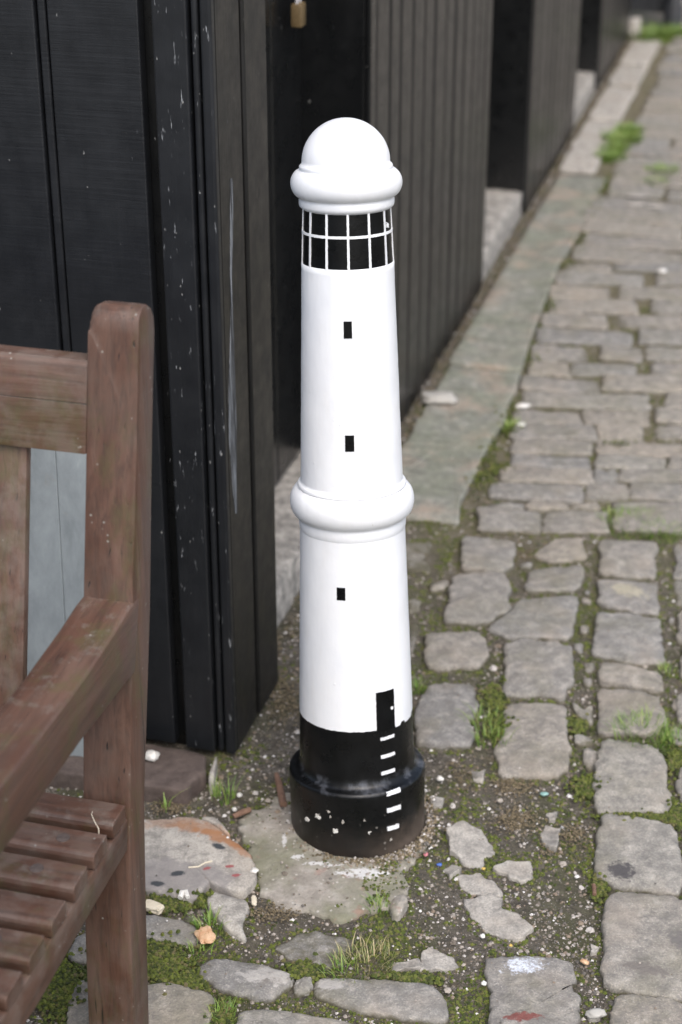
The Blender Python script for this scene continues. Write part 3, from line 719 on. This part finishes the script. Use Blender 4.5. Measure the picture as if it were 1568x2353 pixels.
def painted_shaft():                                # the lower paint edge waves and has a notch on the right
    n = 160; vs, fs = [], []
    for i, (r, z) in enumerate(sh):
        for k in range(n):
            a = 2 * math.pi * k / n; ad = math.degrees(a if a < math.pi else a - 2 * math.pi)
            zz = z
            if i == 0:
                zz += .0012 * mnoise.noise(Vector((a * 14, 1, 0))) + .0006 * mnoise.noise(Vector((a * 50, 4, 0)))
                if 42 < ad < 50: zz -= .004
                if 58 < ad < 75: zz -= .005
            j = .0004 * mnoise.noise(Vector((math.cos(a) * 3, math.sin(a) * 3, z * 30)))
            vs.append(((r + j) * math.sin(a), -(r + j) * math.cos(a), zz))
    for i in range(len(sh) - 1):
        for k in range(n): fs.append((i * n + k, i * n + (k + 1) % n, (i + 1) * n + (k + 1) % n, (i + 1) * n + k))
    me = bpy.data.meshes.new('lower_shaft'); me.from_pydata(vs, [], fs); me.update()
    return link('lower_shaft', me, MAT['white'], boll, True)
painted_shaft()
collar = [(.0744, .473), (.0749, .4748), (.0758, .4770), (.0760, .4830), (.0756, .4880), (.0752, .4912)] + arc(.0735, .5142, .0147, .0220, -72, 70, 18) + [(.0770, .5362), (.0764, .5368)] + arc(.0736, .5385, .0031, .0045, -25, 85, 6) + [(.0722, .5440), (.0718, .547)]
lathe('collar', collar, MAT['white'], boll, 128)
lathe('upper_shaft', [(shaft_r(.546 + (.8536 - .546) * i / 40) + .0002 + (.0004 if i == 40 else 0), .546 + (.8536 - .546) * i / 40) for i in range(41)] + [(shaft_r(.8534) - .0012, .8545)], MAT['white'], boll, 128)
lant = lathe('lantern', [(shaft_r(.850 + .080 * i / 10) - .0008, .850 + .080 * i / 10) for i in range(11)], MAT['lantern'], boll, 128)
cap = [(.0585, .9262), (.0605, .9275), (.0632, .9300), (.0640, .9330), (.0640, .9385), (.0630, .9415)] + arc(.0600, .9600, .0145, .0185, -72, 68, 18) + [(.0634, .9778), (.0624, .9784)] + arc(.0598, .9812, .0028, .0036, -25, 80, 6) + [(.0590, .9862)] + arc(0, .9862, .0590, .0580, 0, 89, 22) + [(0, 1.0443)]
lathe('cap', cap, MAT['white'], boll, 128)
def patch(name, a0, a1, h0, h1, m, parent, rf=shaft_r, lift=.0008, jag=.0006, nx=10, ny=10, slant=0.0, seed=0):
    """a painted patch following the round surface, with a real thin edge"""
    vs, fs = [], []
    for lay in (lift, -.001):
        for j in range(ny + 1):
            for i in range(nx + 1):
                u, v = i / nx, j / ny
                a = R(a0 + (a1 - a0) * u); h = h0 + (h1 - h0) * v + slant * (u - .5)
                if i in (0, nx): a += jag * mnoise.noise(Vector((h * 300, seed, i))) / .07
                if j in (0, ny): h += jag * mnoise.noise(Vector((a * 25, seed + 3, j)))
                r = rf(h) + lay + .0002
                vs.append((r * math.sin(a), -r * math.cos(a), h))
    nn = (nx + 1) * (ny + 1); I = lambda l, i, j: l * nn + j * (nx + 1) + i
    for j in range(ny):
        for i in range(nx): fs.append((I(0, i, j), I(0, i + 1, j), I(0, i + 1, j + 1), I(0, i, j + 1)))
    ring = [(i, 0) for i in range(nx)] + [(nx, j) for j in range(ny)] + [(i, ny) for i in range(nx, 0, -1)] + [(0, j) for j in range(ny, 0, -1)]
    for (i, j), (k, l) in zip(ring, ring[1:] + ring[:1]): fs.append((I(0, i, j), I(1, i, j), I(1, k, l), I(0, k, l)))
    me = bpy.data.meshes.new(name); me.from_pydata(vs, [], fs); me.update()
    return link(name, me, m, parent, False)
lr = lambda h: shaft_r(h) - .0008
for k in range(13):
    a = 1.0 + 27.69 * k
    patch('glazing_bar', a - 1.45, a + 1.45, .8525, .9290, MAT['white'], lant, lr, .0011, .0005, 3, 26, 0, k)
patch('glazing_ring', -179.5, 179.5, .8950, .8984, MAT['white'], lant, lr, .0013, .0005, 160, 3, 0, 77)
patch('paint_blot', 60.0, 65.5, .9035, .9095, MAT['white'], lant, lr, .0016, .0022, 8, 10, -.002, 5)
for a0, a1, h0, h1 in ((-6.1, 3.5, .7629, .7859), (-6.6, 3.5, .6062, .6289), (-17.9, -8.8, .3898, .4086)):
    patch('window', a0, a1, h0, h1, MAT['lantern'], boll, shaft_r, .0008, .0003, 6, 8)
dr = patch('door', 20.5, 41.5, BAND - .003, .2462, MAT['lantern'], boll, shaft_r, .0012, .0007, 12, 20, -.001, 8)
patch('door_knob', 36.6, 39.2, .2155, .2195, MAT['white'], dr, shaft_r, .0024, .0006, 4, 4)
br = lambda h: shaft_r(h) if h > .11 else (.0862 if h > .1035 else .1019 - max(0, h - .088) * .35)
for a0, a1, h, th, sl in ((24.2, 40.2, .1726, .0042, 0), (24, 40.2, .1443, .0046, 0), (24, 39.8, .1180, .0052, 0), (24.5, 38.0, .0925, .0058, .0006), (24.5, 37.7, .0655, .0066, 0), (24.6, 35.4, .0352, .0058, 0)):
    patch('ladder_rung', a0, a1, h - th / 2, h + th / 2, MAT['white'], boll, br, .0012, .0006, 10, 4, sl, h * 100)

for a_, h_, w_, t_ in ((-35.5, .054, 4.2, .0062), (-46.5, .041, 3.0, .0050), (-19, .036, 3.6, .0058), (8.7, .035, 1.8, .0030), (-25, .066, 1.2, .0022), (-23, .058, 1.6, .0026), (-12, .052, 1.0, .0020), (5, .055, 1.4, .0022), (28, .016, 1.6, .0024)):
    patch('paint_fleck', a_ - w_ / 2, a_ + w_ / 2, h_ - t_ / 2, h_ + t_ / 2, MAT['farwall'] if t_ < .003 else MAT['shell'], boll, br, .0009, .0040, 6, 6, 0, a_)

# ------------------------------------------------------------------ the timber shed along the street
rz = -AZ
shed = empty('timber_shed', W(2.2, -.77), (0, 0, rz))
tag(shed, 'long black timber shed with boarded walls and recessed doors along the cobbles', 'shed')
lx = lambda q: q + .77
ly = lambda s: s - 2.2
HT = 2.45
b = MB()                                             # front planks, with a bead run between neighbours
edges = [-.865, -.998, -1.014, -1.168, -1.184, -1.335, -1.351, -1.50, -1.516, -1.67, -1.686, -1.84, -1.856, -2.01, -2.026, -2.18, -2.196, -2.35, -2.366, -2.52]
for k in range(0, len(edges), 2):
    b.box((lx(edges[k + 1]) + .0015, 0, .005), (lx(edges[k]) - .0015, .022, HT), 2, .0025)
    if k + 2 < len(edges):
        xm = (lx(edges[k + 1]) + lx(edges[k + 2])) / 2
        b.box((xm - .0062, .0035, .005), (xm + .0062, .018, HT), 2, .003, 3)
b.build('plank_wall', MAT['planks'], shed)
b = MB()
b.box((lx(-2.6), .0225, -.02), (lx(-.815), .05, HT - .01), 2, 0)
b.build('wall_core', MAT['door'], shed)
b = MB()
b.box((lx(-.846), -.006, .005), (lx(-.797), .03, HT), 2, .003)
b.box((lx(-.7935), -.001, .005), (lx(-.7835), .03, HT), 2, .004, 3)
b.box((lx(-.780), -.004, .005), (lx(-.764), .012, HT), 2, .004, 3)
b.build('corner_trim', MAT['corner'], shed)
b = MB()
b.box((lx(-.790), .0135, .0), (lx(-.765), .118, HT), 2, .003)
b.box((lx(-.790), .126, .0), (lx(-.762), .231, HT), 2, .004)
b.box((lx(-.935), .05, .0), (lx(-.791), .228, HT), 2, 0)
b.build('side_trim', MAT['trim'], shed)
sc_ = []
def onq(px, py, q):
    x = (px - 784) / FPX; u = -(py - 1176.5) / FPX
    d = Vector((x, CT + u * ST, -ST + u * CT)); t = q / (d.x * SY - d.y * SX); p = Vector((0, 0, CAM_H)) + d * t
    return sq(p)[0], p.z
pts = [(529, 533, 410), (529, 535, 470), (529, 534, 560), (529, 532, 640), (530, 534, 700), (529, 537, 790), (526, 539, 860), (525, 541, 920), (525, 543, 980), (527, 543, 1020), (532, 543, 1080), (535, 543, 1130), (541, 545, 1180)]
vs, fs = [], []
for xa, xb, y in pts:
    for x in (xa, xb):
        s_, z_ = onq(x, y, -.765)
        for off in (.0008, -.001): vs.append((lx(-.765) + off, ly(s_), z_))
for i in range(len(pts) - 1):
    a = i * 4; fs += [(a, a + 2, a + 6, a + 4), (a, a + 4, a + 5, a + 1), (a + 2, a + 3, a + 7, a + 6)]
me = bpy.data.meshes.new('paint_scrape'); me.from_pydata(vs, [], fs); me.update(); link('paint_scrape', me, MAT['scrape'], shed)
def pier(s0, s1, grooves, strip=True):
    b = MB()
    e = [s0] + [g for g in grooves if s0 < g < s1] + [s1]
    for a, c in zip(e, e[1:]):
        b.box((lx(-.835), ly(a) + .002, -.01), (lx(-.81) + random.uniform(-.0015, .0015), ly(c) - .002, HT), 2, .011, 3)
    b.box((lx(-.96), ly(s0) + .004, -.01), (lx(-.8365), ly(s1) - .004, HT - .005), 2, 0)
    b.build('cladding', MAT['clad'], shed)
    j = MB(); j.box((lx(-.95), ly(s0) - .012, .01), (lx(-.815), ly(s0) + .0035, HT), 2, .002)
    if strip: j.box((lx(-.8145), ly(s0) - .012, .01), (lx(-.803), ly(s0) + .030, HT), 2, .003)
    j.build('door_jamb', MAT['door'], shed)
reg = lambda a, b_: [a + .11 * i for i in range(1, int((b_ - a) / .11) + 1)]
pier(3.225, 4.54, [3.283, 3.402, 3.495, 3.609, 3.725, 3.83, 3.951, 4.053, 4.16, 4.272, 4.361, 4.45])
pier(5.24, 6.29, reg(5.24, 6.2), False)
pier(6.95, 8.02, reg(6.95, 7.95), False)
def door(s0, s1):
    b = MB(); n = 4
    for i in range(n):
        a, c = s0 + (s1 - s0) * i / n, s0 + (s1 - s0) * (i + 1) / n
        b.box((lx(-.965), ly(a) + .0015, .085), (lx(-.938), ly(c) - .0015, HT - .05), 2, .004)
    b.build('door', MAT['door'], shed)
def sill(s0, s1):
    me = bpy.data.meshes.new('threshold'); bm = bmesh.new(); n, k = 16, 8
    def P(i, j):
        s_ = s0 + (s1 - s0) * i / n
        prof = [(-.96, .073), (-.92, .073), (-.88, .073), (-.845, .072), (-.828, .071), (-.8235, .067), (-.822, .03), (-.820, -.03), (-.820, -.05)][j]
        jit = mnoise.noise(Vector((s_ * 14, j * 1.3, s0))) * .005
        return bm.verts.new((lx(prof[0]) + jit * (j > 2), ly(s_), prof[1] + jit * .7))
    g = [[P(i, j) for j in range(k + 1)] for i in range(n + 1)]
    for i in range(n):
        for j in range(k): bm.faces.new((g[i][j], g[i][j + 1], g[i + 1][j + 1], g[i + 1][j]))
    bmesh.ops.recalc_face_normals(bm, faces=bm.faces); bm.to_mesh(me); bm.free()
    link('threshold', me, MAT['sill'], shed, True)
for a, c in ((2.432, 3.212), (4.543, 5.226), (6.293, 6.936)): door(a, c); sill(a, c)
b = MB(); b.box((lx(-2.75), -.12, HT + .002), (lx(-.70), ly(8.15), HT + .07), 1, .006); b.build('roof', MAT['roof'], shed)
b = MB(); b.box((lx(-2.6), ly(7.96), -.02), (lx(-.97), ly(8.01), HT - .01), 2, 0); b.box((lx(-2.6), .06, -.02), (lx(-2.55), ly(7.95), HT - .01), 2, 0); b.build('back_wall', MAT['door'], shed)

# padlock hanging on the nearest door
ps, pz = onq(686, 32, -.912)
pad = empty('padlock', W(ps, -.912, pz - .022), (0, 0, rz)); tag(pad, 'small brass padlock hanging on the shaded black shed door', 'padlock')
b = MB(); b.box((-.010, -.016, 0), (.010, .016, .042), 2, .003, 3); b.build('lock_body', MAT['brass'], pad, True)
b = MB(); b.tube([(0, -.010, .038)] + [(0, -.010 * math.cos(R(a)), .058 + .010 * math.sin(R(a))) for a in range(0, 181, 20)] + [(0, .010, .038)], .003); b.build('shackle', MAT['steel'], pad, True)
b = MB(); b.tube([(-.022, 0, .066), (.004, 0, .066)], .0035); b.build('staple', MAT['steel'], pad, True)

# dark red step stone at the foot of the shed corner
step = Paving()
step.stone([W(2.06, -1.20), W(2.055, -1.0), W(2.060, -.800), W(2.11, -.790), W(2.165, -.80), W(2.165, -1.2)], top=.022, step=.008, rough=.008, bev=1.0, tilt=.002, keep=False)
tag(step.build('step_stone', MAT['brick']), 'low dark red stone step against the foot of the shed corner', 'step')
sliver = Paving()
sliver.stone([zN(650, 520), zN(665, 400), zN(700, 330), zN(735, 250), (zN(745, 300)), zN(720, 420), zN(705, 530)], top=.016, step=.005, rough=.004, bev=.6, tilt=.006, keep=False)
tag(sliver.build('stone_sliver', MAT['sill']), 'thin grey stone sliver beside the right end of the dark red step', 'stone')

# grey board standing between bench and shed
brd = empty('leaning_board', W(2.10, -1.17), (R(-3), 0, rz)); tag(brd, 'pale grey board standing behind the bench against the black shed', 'board')
b = MB(); b.box((-.30, 0, .002), (.168, .018, .645), 2, .001); b.build('panel', MAT['panel'], brd)
b = MB(); b.box((.1685, .001, .002), (.2215, .019, .640), 2, .001); b.build('edge_strip', MAT['panel'], brd)

# ------------------------------------------------------------------ the bench
Q0, S0 = -.68, 1.53
bench = empty('park_bench', W(S0, Q0), (0, 0, rz)); tag(bench, 'brown wooden slatted bench with flat armrests facing away from the shed', 'bench')
BL = 1.35                                            # bench length to the left of its right end
yy = lambda s_: s_ - S0
post_f = [(1.533, .002), (1.546, .153), (1.560, .276), (1.573, .362), (1.619, .621), (1.659, .805), (1.681, .915)]
post_b = [(1.588, .002), (1.602, .176), (1.618, .337), (1.671, .575), (1.707, .785), (1.731, .905)]
post = [(yy(a), z) for a, z in post_f] + [(yy(1.683), .929), (yy(1.689), .938), (yy(1.699), .943), (yy(1.712), .941), (yy(1.723), .933), (yy(1.730), .921)] + [(yy(a), z) for a, z in post_b[::-1]]
for x0 in (-.0615, -BL):
    b = MB(); b.prism(post, x0, x0 + .0615, 2, .0035, 2, None, (.016, .030)); b.build('back_post', MAT['wood'], bench, True)
    b = MB(); b.prism([(yy(1.128), .002), (yy(1.188), .002), (yy(1.188), .528), (yy(1.128), .528)], x0 + .001, x0 + .0605, 2, .004); b.build('front_leg', MAT['wood'], bench, True)
    arm = [(yy(1.640), .613), (yy(1.600), .613), (yy(1.55), .607), (yy(1.45), .601), (yy(1.30), .603), (yy(1.15), .609), (yy(1.10), .606), (yy(1.085), .590), (yy(1.09), .560), (yy(1.12), .530), (yy(1.30), .531), (yy(1.45), .532), (yy(1.55), .527), (yy(1.612), .523)]
    b = MB(); b.prism(arm, x0 - .0015, x0 + .0625, 1, .0055, 3); b.build('armrest', MAT['wood'], bench, True)
    r0 = x0 + (.006 if x0 < -.5 else .0138)
    b = MB(); b.prism([(yy(1.561), .305), (yy(1.568), .347), (yy(1.20), .347), (yy(1.188), .300), (yy(1.3), .296), (yy(1.45), .303)], r0, r0 + .046, 1, .003); b.build('seat_rail', MAT['wood'], bench, True)
bs = [1.560, 1.502, 1.444, 1.383, 1.325, 1.268, 1.210]
for k, s1 in enumerate(bs):
    zt = .3715 - .0008 * k
    b = MB()
    prof = [(yy(s1), zt), (yy(s1 - .0345), zt), (yy(s1 - .0372), zt - .0008), (yy(s1 - .0397), zt - .0032), (yy(s1 - .0410), zt - .0075), (yy(s1 - .0410), zt - .014), (yy(s1 - .0395), zt - .021), (yy(s1 - .001), zt - .022)]
    b.prism(prof, -BL + .062 if k == 0 else -BL + .004, -.0008, 0, .0015); b.build('seat_slat', MAT['wood'], bench, True)
def line_y(z): return yy(1.665 + (z - .83) * .235)   # recline of the back
b = MB(); b.prism([(line_y(.776), .776), (line_y(.878) - .002, .876), (line_y(.878) + .004, .8800), (line_y(.878) + .026, .8805), (line_y(.776) + .026, .776)], -BL + .06, -.0605, 0, .003); b.build('top_rail', MAT['wood'], bench, True)
lo = .289
b = MB(); b.prism([(line_y(.24) + .05, .235), (line_y(.24) + .05, lo + .012), (line_y(.24) + .085, lo + .013), (line_y(.24) + .085, .235)], -BL + .06, -.0605, 0, .003); b.build('lower_rail', MAT['wood'], bench, True)
x = -.137
while x > -BL + .12:
    b = MB(); b.prism([(line_y(.30) + .010, .30), (line_y(.778) + .010, .778), (line_y(.778) + .024, .778), (line_y(.30) + .024, .30)], x - .062, x, 2, .002); b.build('back_slat', MAT['wood'], bench, True)
    x -= .137
b = MB(); b.prism([(yy(1.150), .260), (yy(1.150), .345), (yy(1.172), .345), (yy(1.172), .260)], -BL + .06, -.0605, 0, .003); b.build('front_rail', MAT['wood'], bench, True)
me = bpy.data.meshes.new('screw_plug'); bm = bmesh.new()
bmesh.ops.create_cone(bm, cap_ends=True, segments=20, radius1=.0080, radius2=.0078, depth=.003); bm.to_mesh(me); bm.free()
for xx, k in ((-.047, 1), (-.054, 2), (-.05, 4)):
    o = link('screw_plug', me, None if me.materials else MAT['brick'], bench); o.location = (xx, yy(bs[k] - .019), .3708 - .0008 * k)

# ------------------------------------------------------------------ far end of the street
white = Paving(); white.stone([W(7.96, -.815), W(7.96, -.765), W(8.05, -.765), W(8.05, -.815)], top=.085, step=.02, rough=.006, keep=False)
o = white.build('corner_stone', MAT['farwall']); 
for v in o.data.vertices:
    if v.co.z < .045: v.co.z = -.02
tag(o, 'small white stone at the far end of the shed wall', 'stone')
gate = empty('boarded_gate', W(8.30, -.9), (0, 0, rz)); tag(gate, 'dark boarded gate beyond the far end of the shed', 'gate')
b = MB()
for k in range(6): b.box((-.36 + k * .10, 0, .06), (-.262 + k * .10, .03, 1.7), 2, .004)
b.build('boards', MAT['fardark'], gate)
b = MB(); b.box((.242, -.01, 0), (.30, .06, 1.75), 2, .005); b.build('gate_post', MAT['farwall'], gate)
b = MB()
b.box((0, 0, 0), (3.0, .35, 1.6), 2, .02); fw = b.build('stone_wall', MAT['farwall']); fw.location = W(8.75, -.57); fw.rotation_euler = (0, 0, rz)
tag(fw, 'pale stone wall closing the top of the street', 'wall')
fb = empty('iron_bollard', W(8.25, -.64)); tag(fb, 'slim black iron bollard by the gate at the far end', 'bollard')
lathe('post', [(.045, -.02), (.045, .10), (.034, .12), (.032, .62), (.042, .63), (.042, .66), (.033, .68)], MAT['fardark'], fb, 24)
lathe('post_cap', [(.033, .68), (.036, .70), (.030, .74), (.012, .765), (0, .768)], MAT['fardark'], fb, 24)

# ------------------------------------------------------------------ grass tufts
def tuft(p, n, h, rad, label, m='grass', z=-.006, lean=1.0):
    V, F = [], []
    for k in range(n):
        a = random.uniform(0, 6.283); r = rad * math.sqrt(random.random()) * .8
        bx, by = math.cos(a) * r, math.sin(a) * r; hh = h * random.uniform(.45, 1.1); w_ = random.uniform(.0006, .0012) * (1 + h * 6) * (1.0 if p.y < 3.3 else 1.8)
        da = a + random.uniform(-1.2, 1.2); dx, dy = math.cos(da), math.sin(da); out = random.uniform(.25, .95) * lean
        b0 = len(V); segs = 4
        for i in range(segs + 1):
            t = i / segs; ww = w_ * (1 - t * .92); ex = out * hh * t * t; zz = hh * (t - .28 * out * t * t)
            for sgn in (-1, 1): V.append((bx + dx * ex - dy * ww * sgn, by + dy * ex + dx * ww * sgn, zz))
        for i in range(segs): F.append((b0 + 2 * i, b0 + 2 * i + 1, b0 + 2 * i + 3, b0 + 2 * i + 2))
    me = bpy.data.meshes.new('grass_tuft'); me.from_pydata(V, [], F); me.update()
    o = link('grass_tuft', me, MAT[m]); o.location = (p.x, p.y, z)
    tag(o, label, 'grass', 'grass tufts growing in the paving joints'); return o
tuft(zD(1300, 1410), 300, .024, .085, 'broad green tuft where the small setts meet the street rows')
tuft(zD(1460, 1460), 200, .026, .05, 'short green tuft to the right of the broad tuft at the sett row end')
tuft(zA(1350, 1075), 260, .036, .060, 'bushy tuft between two setts at the right, above the mossy joint')
tuft(zA(1540, 1130), 160, .028, .045, 'green tuft at the right edge of the photo beside the bushy tuft')
tuft(zA(1500, 745), 70, .012, .03, 'tiny bright tuft at a sett corner near the right edge')
tuft(zA(560, 1010), 60, .030, .04, 'thin tuft between the two setts right of the bollard')
tuft(zA(600, 1100), 60, .034, .035, 'tuft of longer blades at the corner of the sett nearest the bollard')
tuft(zA(210, 840), 50, .025, .02, 'small tuft touching the right side of the bollard shaft in view')
tuft(zB(110, 880), 150, .022, .050, 'yellowish dry tuft above the long dark sett in front', 'dry')
tuft(zB(20, 925), 60, .022, .035, 'small green tuft left of the yellowish dry tuft')
tuft(zC(960, 715), 70, .026, .028, 'green tuft behind the orange wood chip')
tuft(zC(905, 840), 34, .022, .025, 'star shaped tuft in the moss in front of the orange wood chip')
tuft(zC(1025, 1130), 60, .022, .025, 'tuft in the mossy joint at the bottom edge')
tuft(zN(800, 590), 40, .042, .024, 'upright tuft beside the dark red step at the shed corner')
tuft(zN(220, 690), 9, .042, .010, 'few single blades in front of the dark red step')
tuft(zC(1110, 300), 10, .02, .012, 'few blades by the concrete edge', 'grass') if False else None
tuft(zT(1290, 650), 520, .045, .085, 'largest light green tuft on the kerb edge far up the street')
tuft(zT(1235, 725), 320, .035, .07, 'light green tuft just below the largest tuft on the kerb')
tuft(zT(1325, 605), 300, .040, .06, 'light green tuft along the kerb edge just beyond the largest tuft')
tuft(zT(1262, 690), 300, .040, .06, 'light green tuft on the kerb between the largest tuft and the nearest one')
tuft(zT(1480, 790), 260, .030, .07, 'low green tuft among the far setts right of the largest tuft')
tuft(zT(1450, 840), 180, .026, .05, 'low tuft in front of another among the far setts')
tuft(zT(1410, 175), 420, .070, .14, 'dark green grass strip at the foot of the far gate')
tuft(zT(1530, 160), 300, .060, .10, 'dark green tuft at the foot of the slim iron bollard')
tuft(zD(700, 930), 60, .03, .03, 'small mossy tuft at the kerb edge beside the first street rows')
tuft(zE(1300, 1170), 40, .025, .02, 'tiny tuft on the broken lip of the concrete pad')

# ------------------------------------------------------------------ small loose things
def pebble(name, p, dims, m, label, cat, rot=0, z=.004, seed=0, angular=0.0):
    bm = bmesh.new(); bmesh.ops.create_icosphere(bm, subdivisions=3, radius=1.0)
    for v in bm.verts:
        d = v.co.copy(); k = 1 + .30 * mnoise.noise(d * 1.3 + Vector((seed, 0, 0))) + .22 * mnoise.noise(d * 2.9 + Vector((0, seed, 0))) + .08 * mnoise.noise(d * 7 + Vector((0, seed, 0)))
        if angular: d = Vector([math.copysign(abs(c) ** (1 - angular), c) for c in d])
        v.co = Vector((d.x * dims[0], d.y * dims[1], d.z * dims[2])) * k * (.62 if dims[0] < .012 else .9)
    me = bpy.data.meshes.new(name); bm.to_mesh(me); bm.free()
    o = link(name, me, MAT[m], None, not angular); o.location = (p.x, p.y, z + dims[2] * .7); o.rotation_euler = (0, 0, rot)
    tag(o, label, cat); return o
pebble('flat_stone', zD(330, 795), (.050, .032, .012), 'stone', 'smooth oval grey stone lying on the kerb by the shed wall', 'stone', -.2, .004, 3)
pebble('wood_chip', zC(945, 775), (.0125, .018, .0035), 'chip', 'orange wood chip on the corner of the dark sett', 'wood chip', .3, .004, 8, .3)
pebble('wood_offcut', zC(705, 636), (.016, .009, .006), 'cream', 'cream wood offcut in the moss beside the bench leg', 'offcut', -.5, -.002, 4, .55)
pebble('stick_end', zC(1168, 605), (.006, .016, .005), 'cream', 'cream stub of wood at the left end of the concrete lip', 'offcut', .1, -.002, 4, .4)
pebble('shell', zN(80, 338), (.013, .012, .008), 'shell', 'cream white shell lying on the dark red step', 'shell', 0, .026, 5)
pebble('pebble', zN(965, 555), (.007, .007, .005), 'shell', 'round white pebble between the dark red step and the bollard', 'pebble', 0, -.006, 6)
pebble('pebble', zN(917, 712), (.006, .006, .005), 'shell', 'round white pebble just above the brown twig', 'pebble', 0, -.004, 7)
pebble('pebble', zB(455, 40), (.010, .007, .006), 'shell', 'white pebble in the gravel right of the bollard foot', 'pebble', -.3, -.004, 9)
pebble('pebble', zN(1120, 1380), (.009, .008, .005), 'shell', 'white pebble on the right end of the rust stained stone', 'pebble', .2, .004, 2)
pebble('chip', zA(828, 793), (.011, .006, .003), 'shell', 'white chip lying in the middle of a grey sett', 'chip', .2, .004, 2)
pebble('pebble', zB(650, 762), (.006, .006, .005), 'shell', 'white pebble below the longest broken shard', 'pebble', .2, -.004, 12)
pebble('pebble', zB(730, 140), (.008, .006, .005), 'gravel', 'pale pebble in the gravel above the pointed shard', 'pebble', .2, -.004, 12)
pebble('pebble', zB(1085, 487), (.006, .005, .004), 'shell', 'white pebble in dark soil beside the stained sett', 'pebble', .2, -.004, 13)
pebble('pebble', zB(490, 1012), (.008, .008, .005), 'gravel', 'pale pebble at the right end of the long dark sett', 'pebble', .2, -.004, 14)
pebble('pebble', zB(1170, 1120), (.014, .009, .006), 'stone', 'tan flat pebble between the two bottom right setts', 'pebble', .1, -.004, 15)
pebble('pebble', zB(657, 980), (.006, .006, .005), 'shell', 'white pebble touching the left edge of the paint splashed sett', 'pebble', .1, -.004, 16)
pebble('pebble', zB(1510, 690) if False else zB(1120, 880), (.010, .006, .005), 'chip', 'orange tan pebble right of the paint splashed sett', 'pebble', -.5, -.004, 17)
pebble('pebble', zD(745, 915), (.013, .009, .006), 'shell', 'white pebble at the kerb edge beside the street rows', 'pebble', -.5, -.002, 18)
pebble('pebble', zD(755, 818), (.018, .008, .006), 'shell', 'long white pebble further up the kerb edge', 'pebble', 0, -.002, 19)
pebble('pebble', zD(1465, 140), (.014, .010, .006), 'shell', 'white pebble far up on the setts near the right edge', 'pebble', 0, .004, 19)
for k, (x_, y_, dx, lab) in enumerate(((1360, 905, .045, 'longest white streak of droppings on the far setts'), (1440, 955, .030, 'white dropping in front of the longest streak on the far setts'), (1350, 945, .032, 'white dropping left of the other on the far setts'))):
    pebble('dropping', zT(x_, y_), (dx, .020, .002), 'farwall', lab, 'dropping', 0, .004, 30 + k)
pebble('sea_glass', zB(237, 352), (.007, .010, .005), 'glass', 'turquoise glass pebble against the foot of the bollard', 'glass', 0, .004, 20)
pebble('sea_glass', zB(935, 108), (.011, .007, .004), 'glass', 'green glass pebble in the gravel above the pointed shard', 'glass', .4, -.004, 21)
pebble('plastic_scrap', zB(452, 430), (.007, .0045, .003), 'blue', 'blue plastic scrap in the gravel right of the bollard', 'plastic', 0, -.004, 22)
pebble('plastic_scrap', zB(390, 385), (.006, .005, .004), 'pink', 'pink scrap in the dirt right of the bollard foot', 'plastic', .6, -.004, 23)
pebble('plastic_scrap', zB(655, 450), (.005, .004, .003), 'yellow', 'yellow scrap between the broken shards', 'plastic', 0, -.004, 24)
pebble('plastic_scrap', zB(780, 802), (.004, .004, .003), 'yellow', 'yellow scrap above the paint splashed sett', 'plastic', 0, -.004, 25)
def twig(pts, r, label, name='twig', m='twig'):
    b = MB(); b.tube(pts, r, 8, 0); o = b.build(name, MAT[m], None, True); tag(o, label, name.replace('_', ' ')); return o
P = lambda f, x_, y_, z_: tuple(f(x_, y_) + Vector((0, 0, z_)))
twig([P(zN, 905, 805, .003), P(zN, 990, 775, .005), P(zN, 1075, 742, .004)], [.004, .0048, .0042], 'short brown twig between the step and the bollard')
twig([P(zN, 1345, 370, .002), P(zN, 1385, 540, .003), P(zN, 1415, 690, .003)], [.004, .006, .006], 'longer reddish twig leaning beside the bollard foot')
twig([P(zB, 1160, 535, .002), P(zB, 1163, 560, .004), P(zB, 1165, 580, .003)], [.003, .003, .003], 'tan twig by the mossy corner of the stained sett')
twig([P(zC, 830, 605, .006), P(zC, 838, 585, .008), P(zC, 855, 583, .008), P(zC, 866, 605, .007)], [.004, .0045, .0045, .003], 'white hooked shell fragment on the edge of the pale stone', 'shell_fragment', 'shell')
twig([P(zN, 450, 1355, .0085), P(zN, 550, 1350, .0090), P(zN, 620, 1310, .0090), P(zN, 690, 1290, .0085)], .0012, 'thin pale fibre lying on the rust stained stone', 'fibre', 'cream')
fz = W(1.523, -.690, .374)
twig([W(1.535, -.712, .3735), W(1.523, -.708, .379), W(1.513, -.700, .377), W(1.507, -.693, .373), W(1.500, -.690, .366), W(1.497, -.693, .356)], .0005, 'thin pale curled fibre caught on the end of the rear seat slat', 'fibre', 'cream')
bpy.context.view_layer.update()
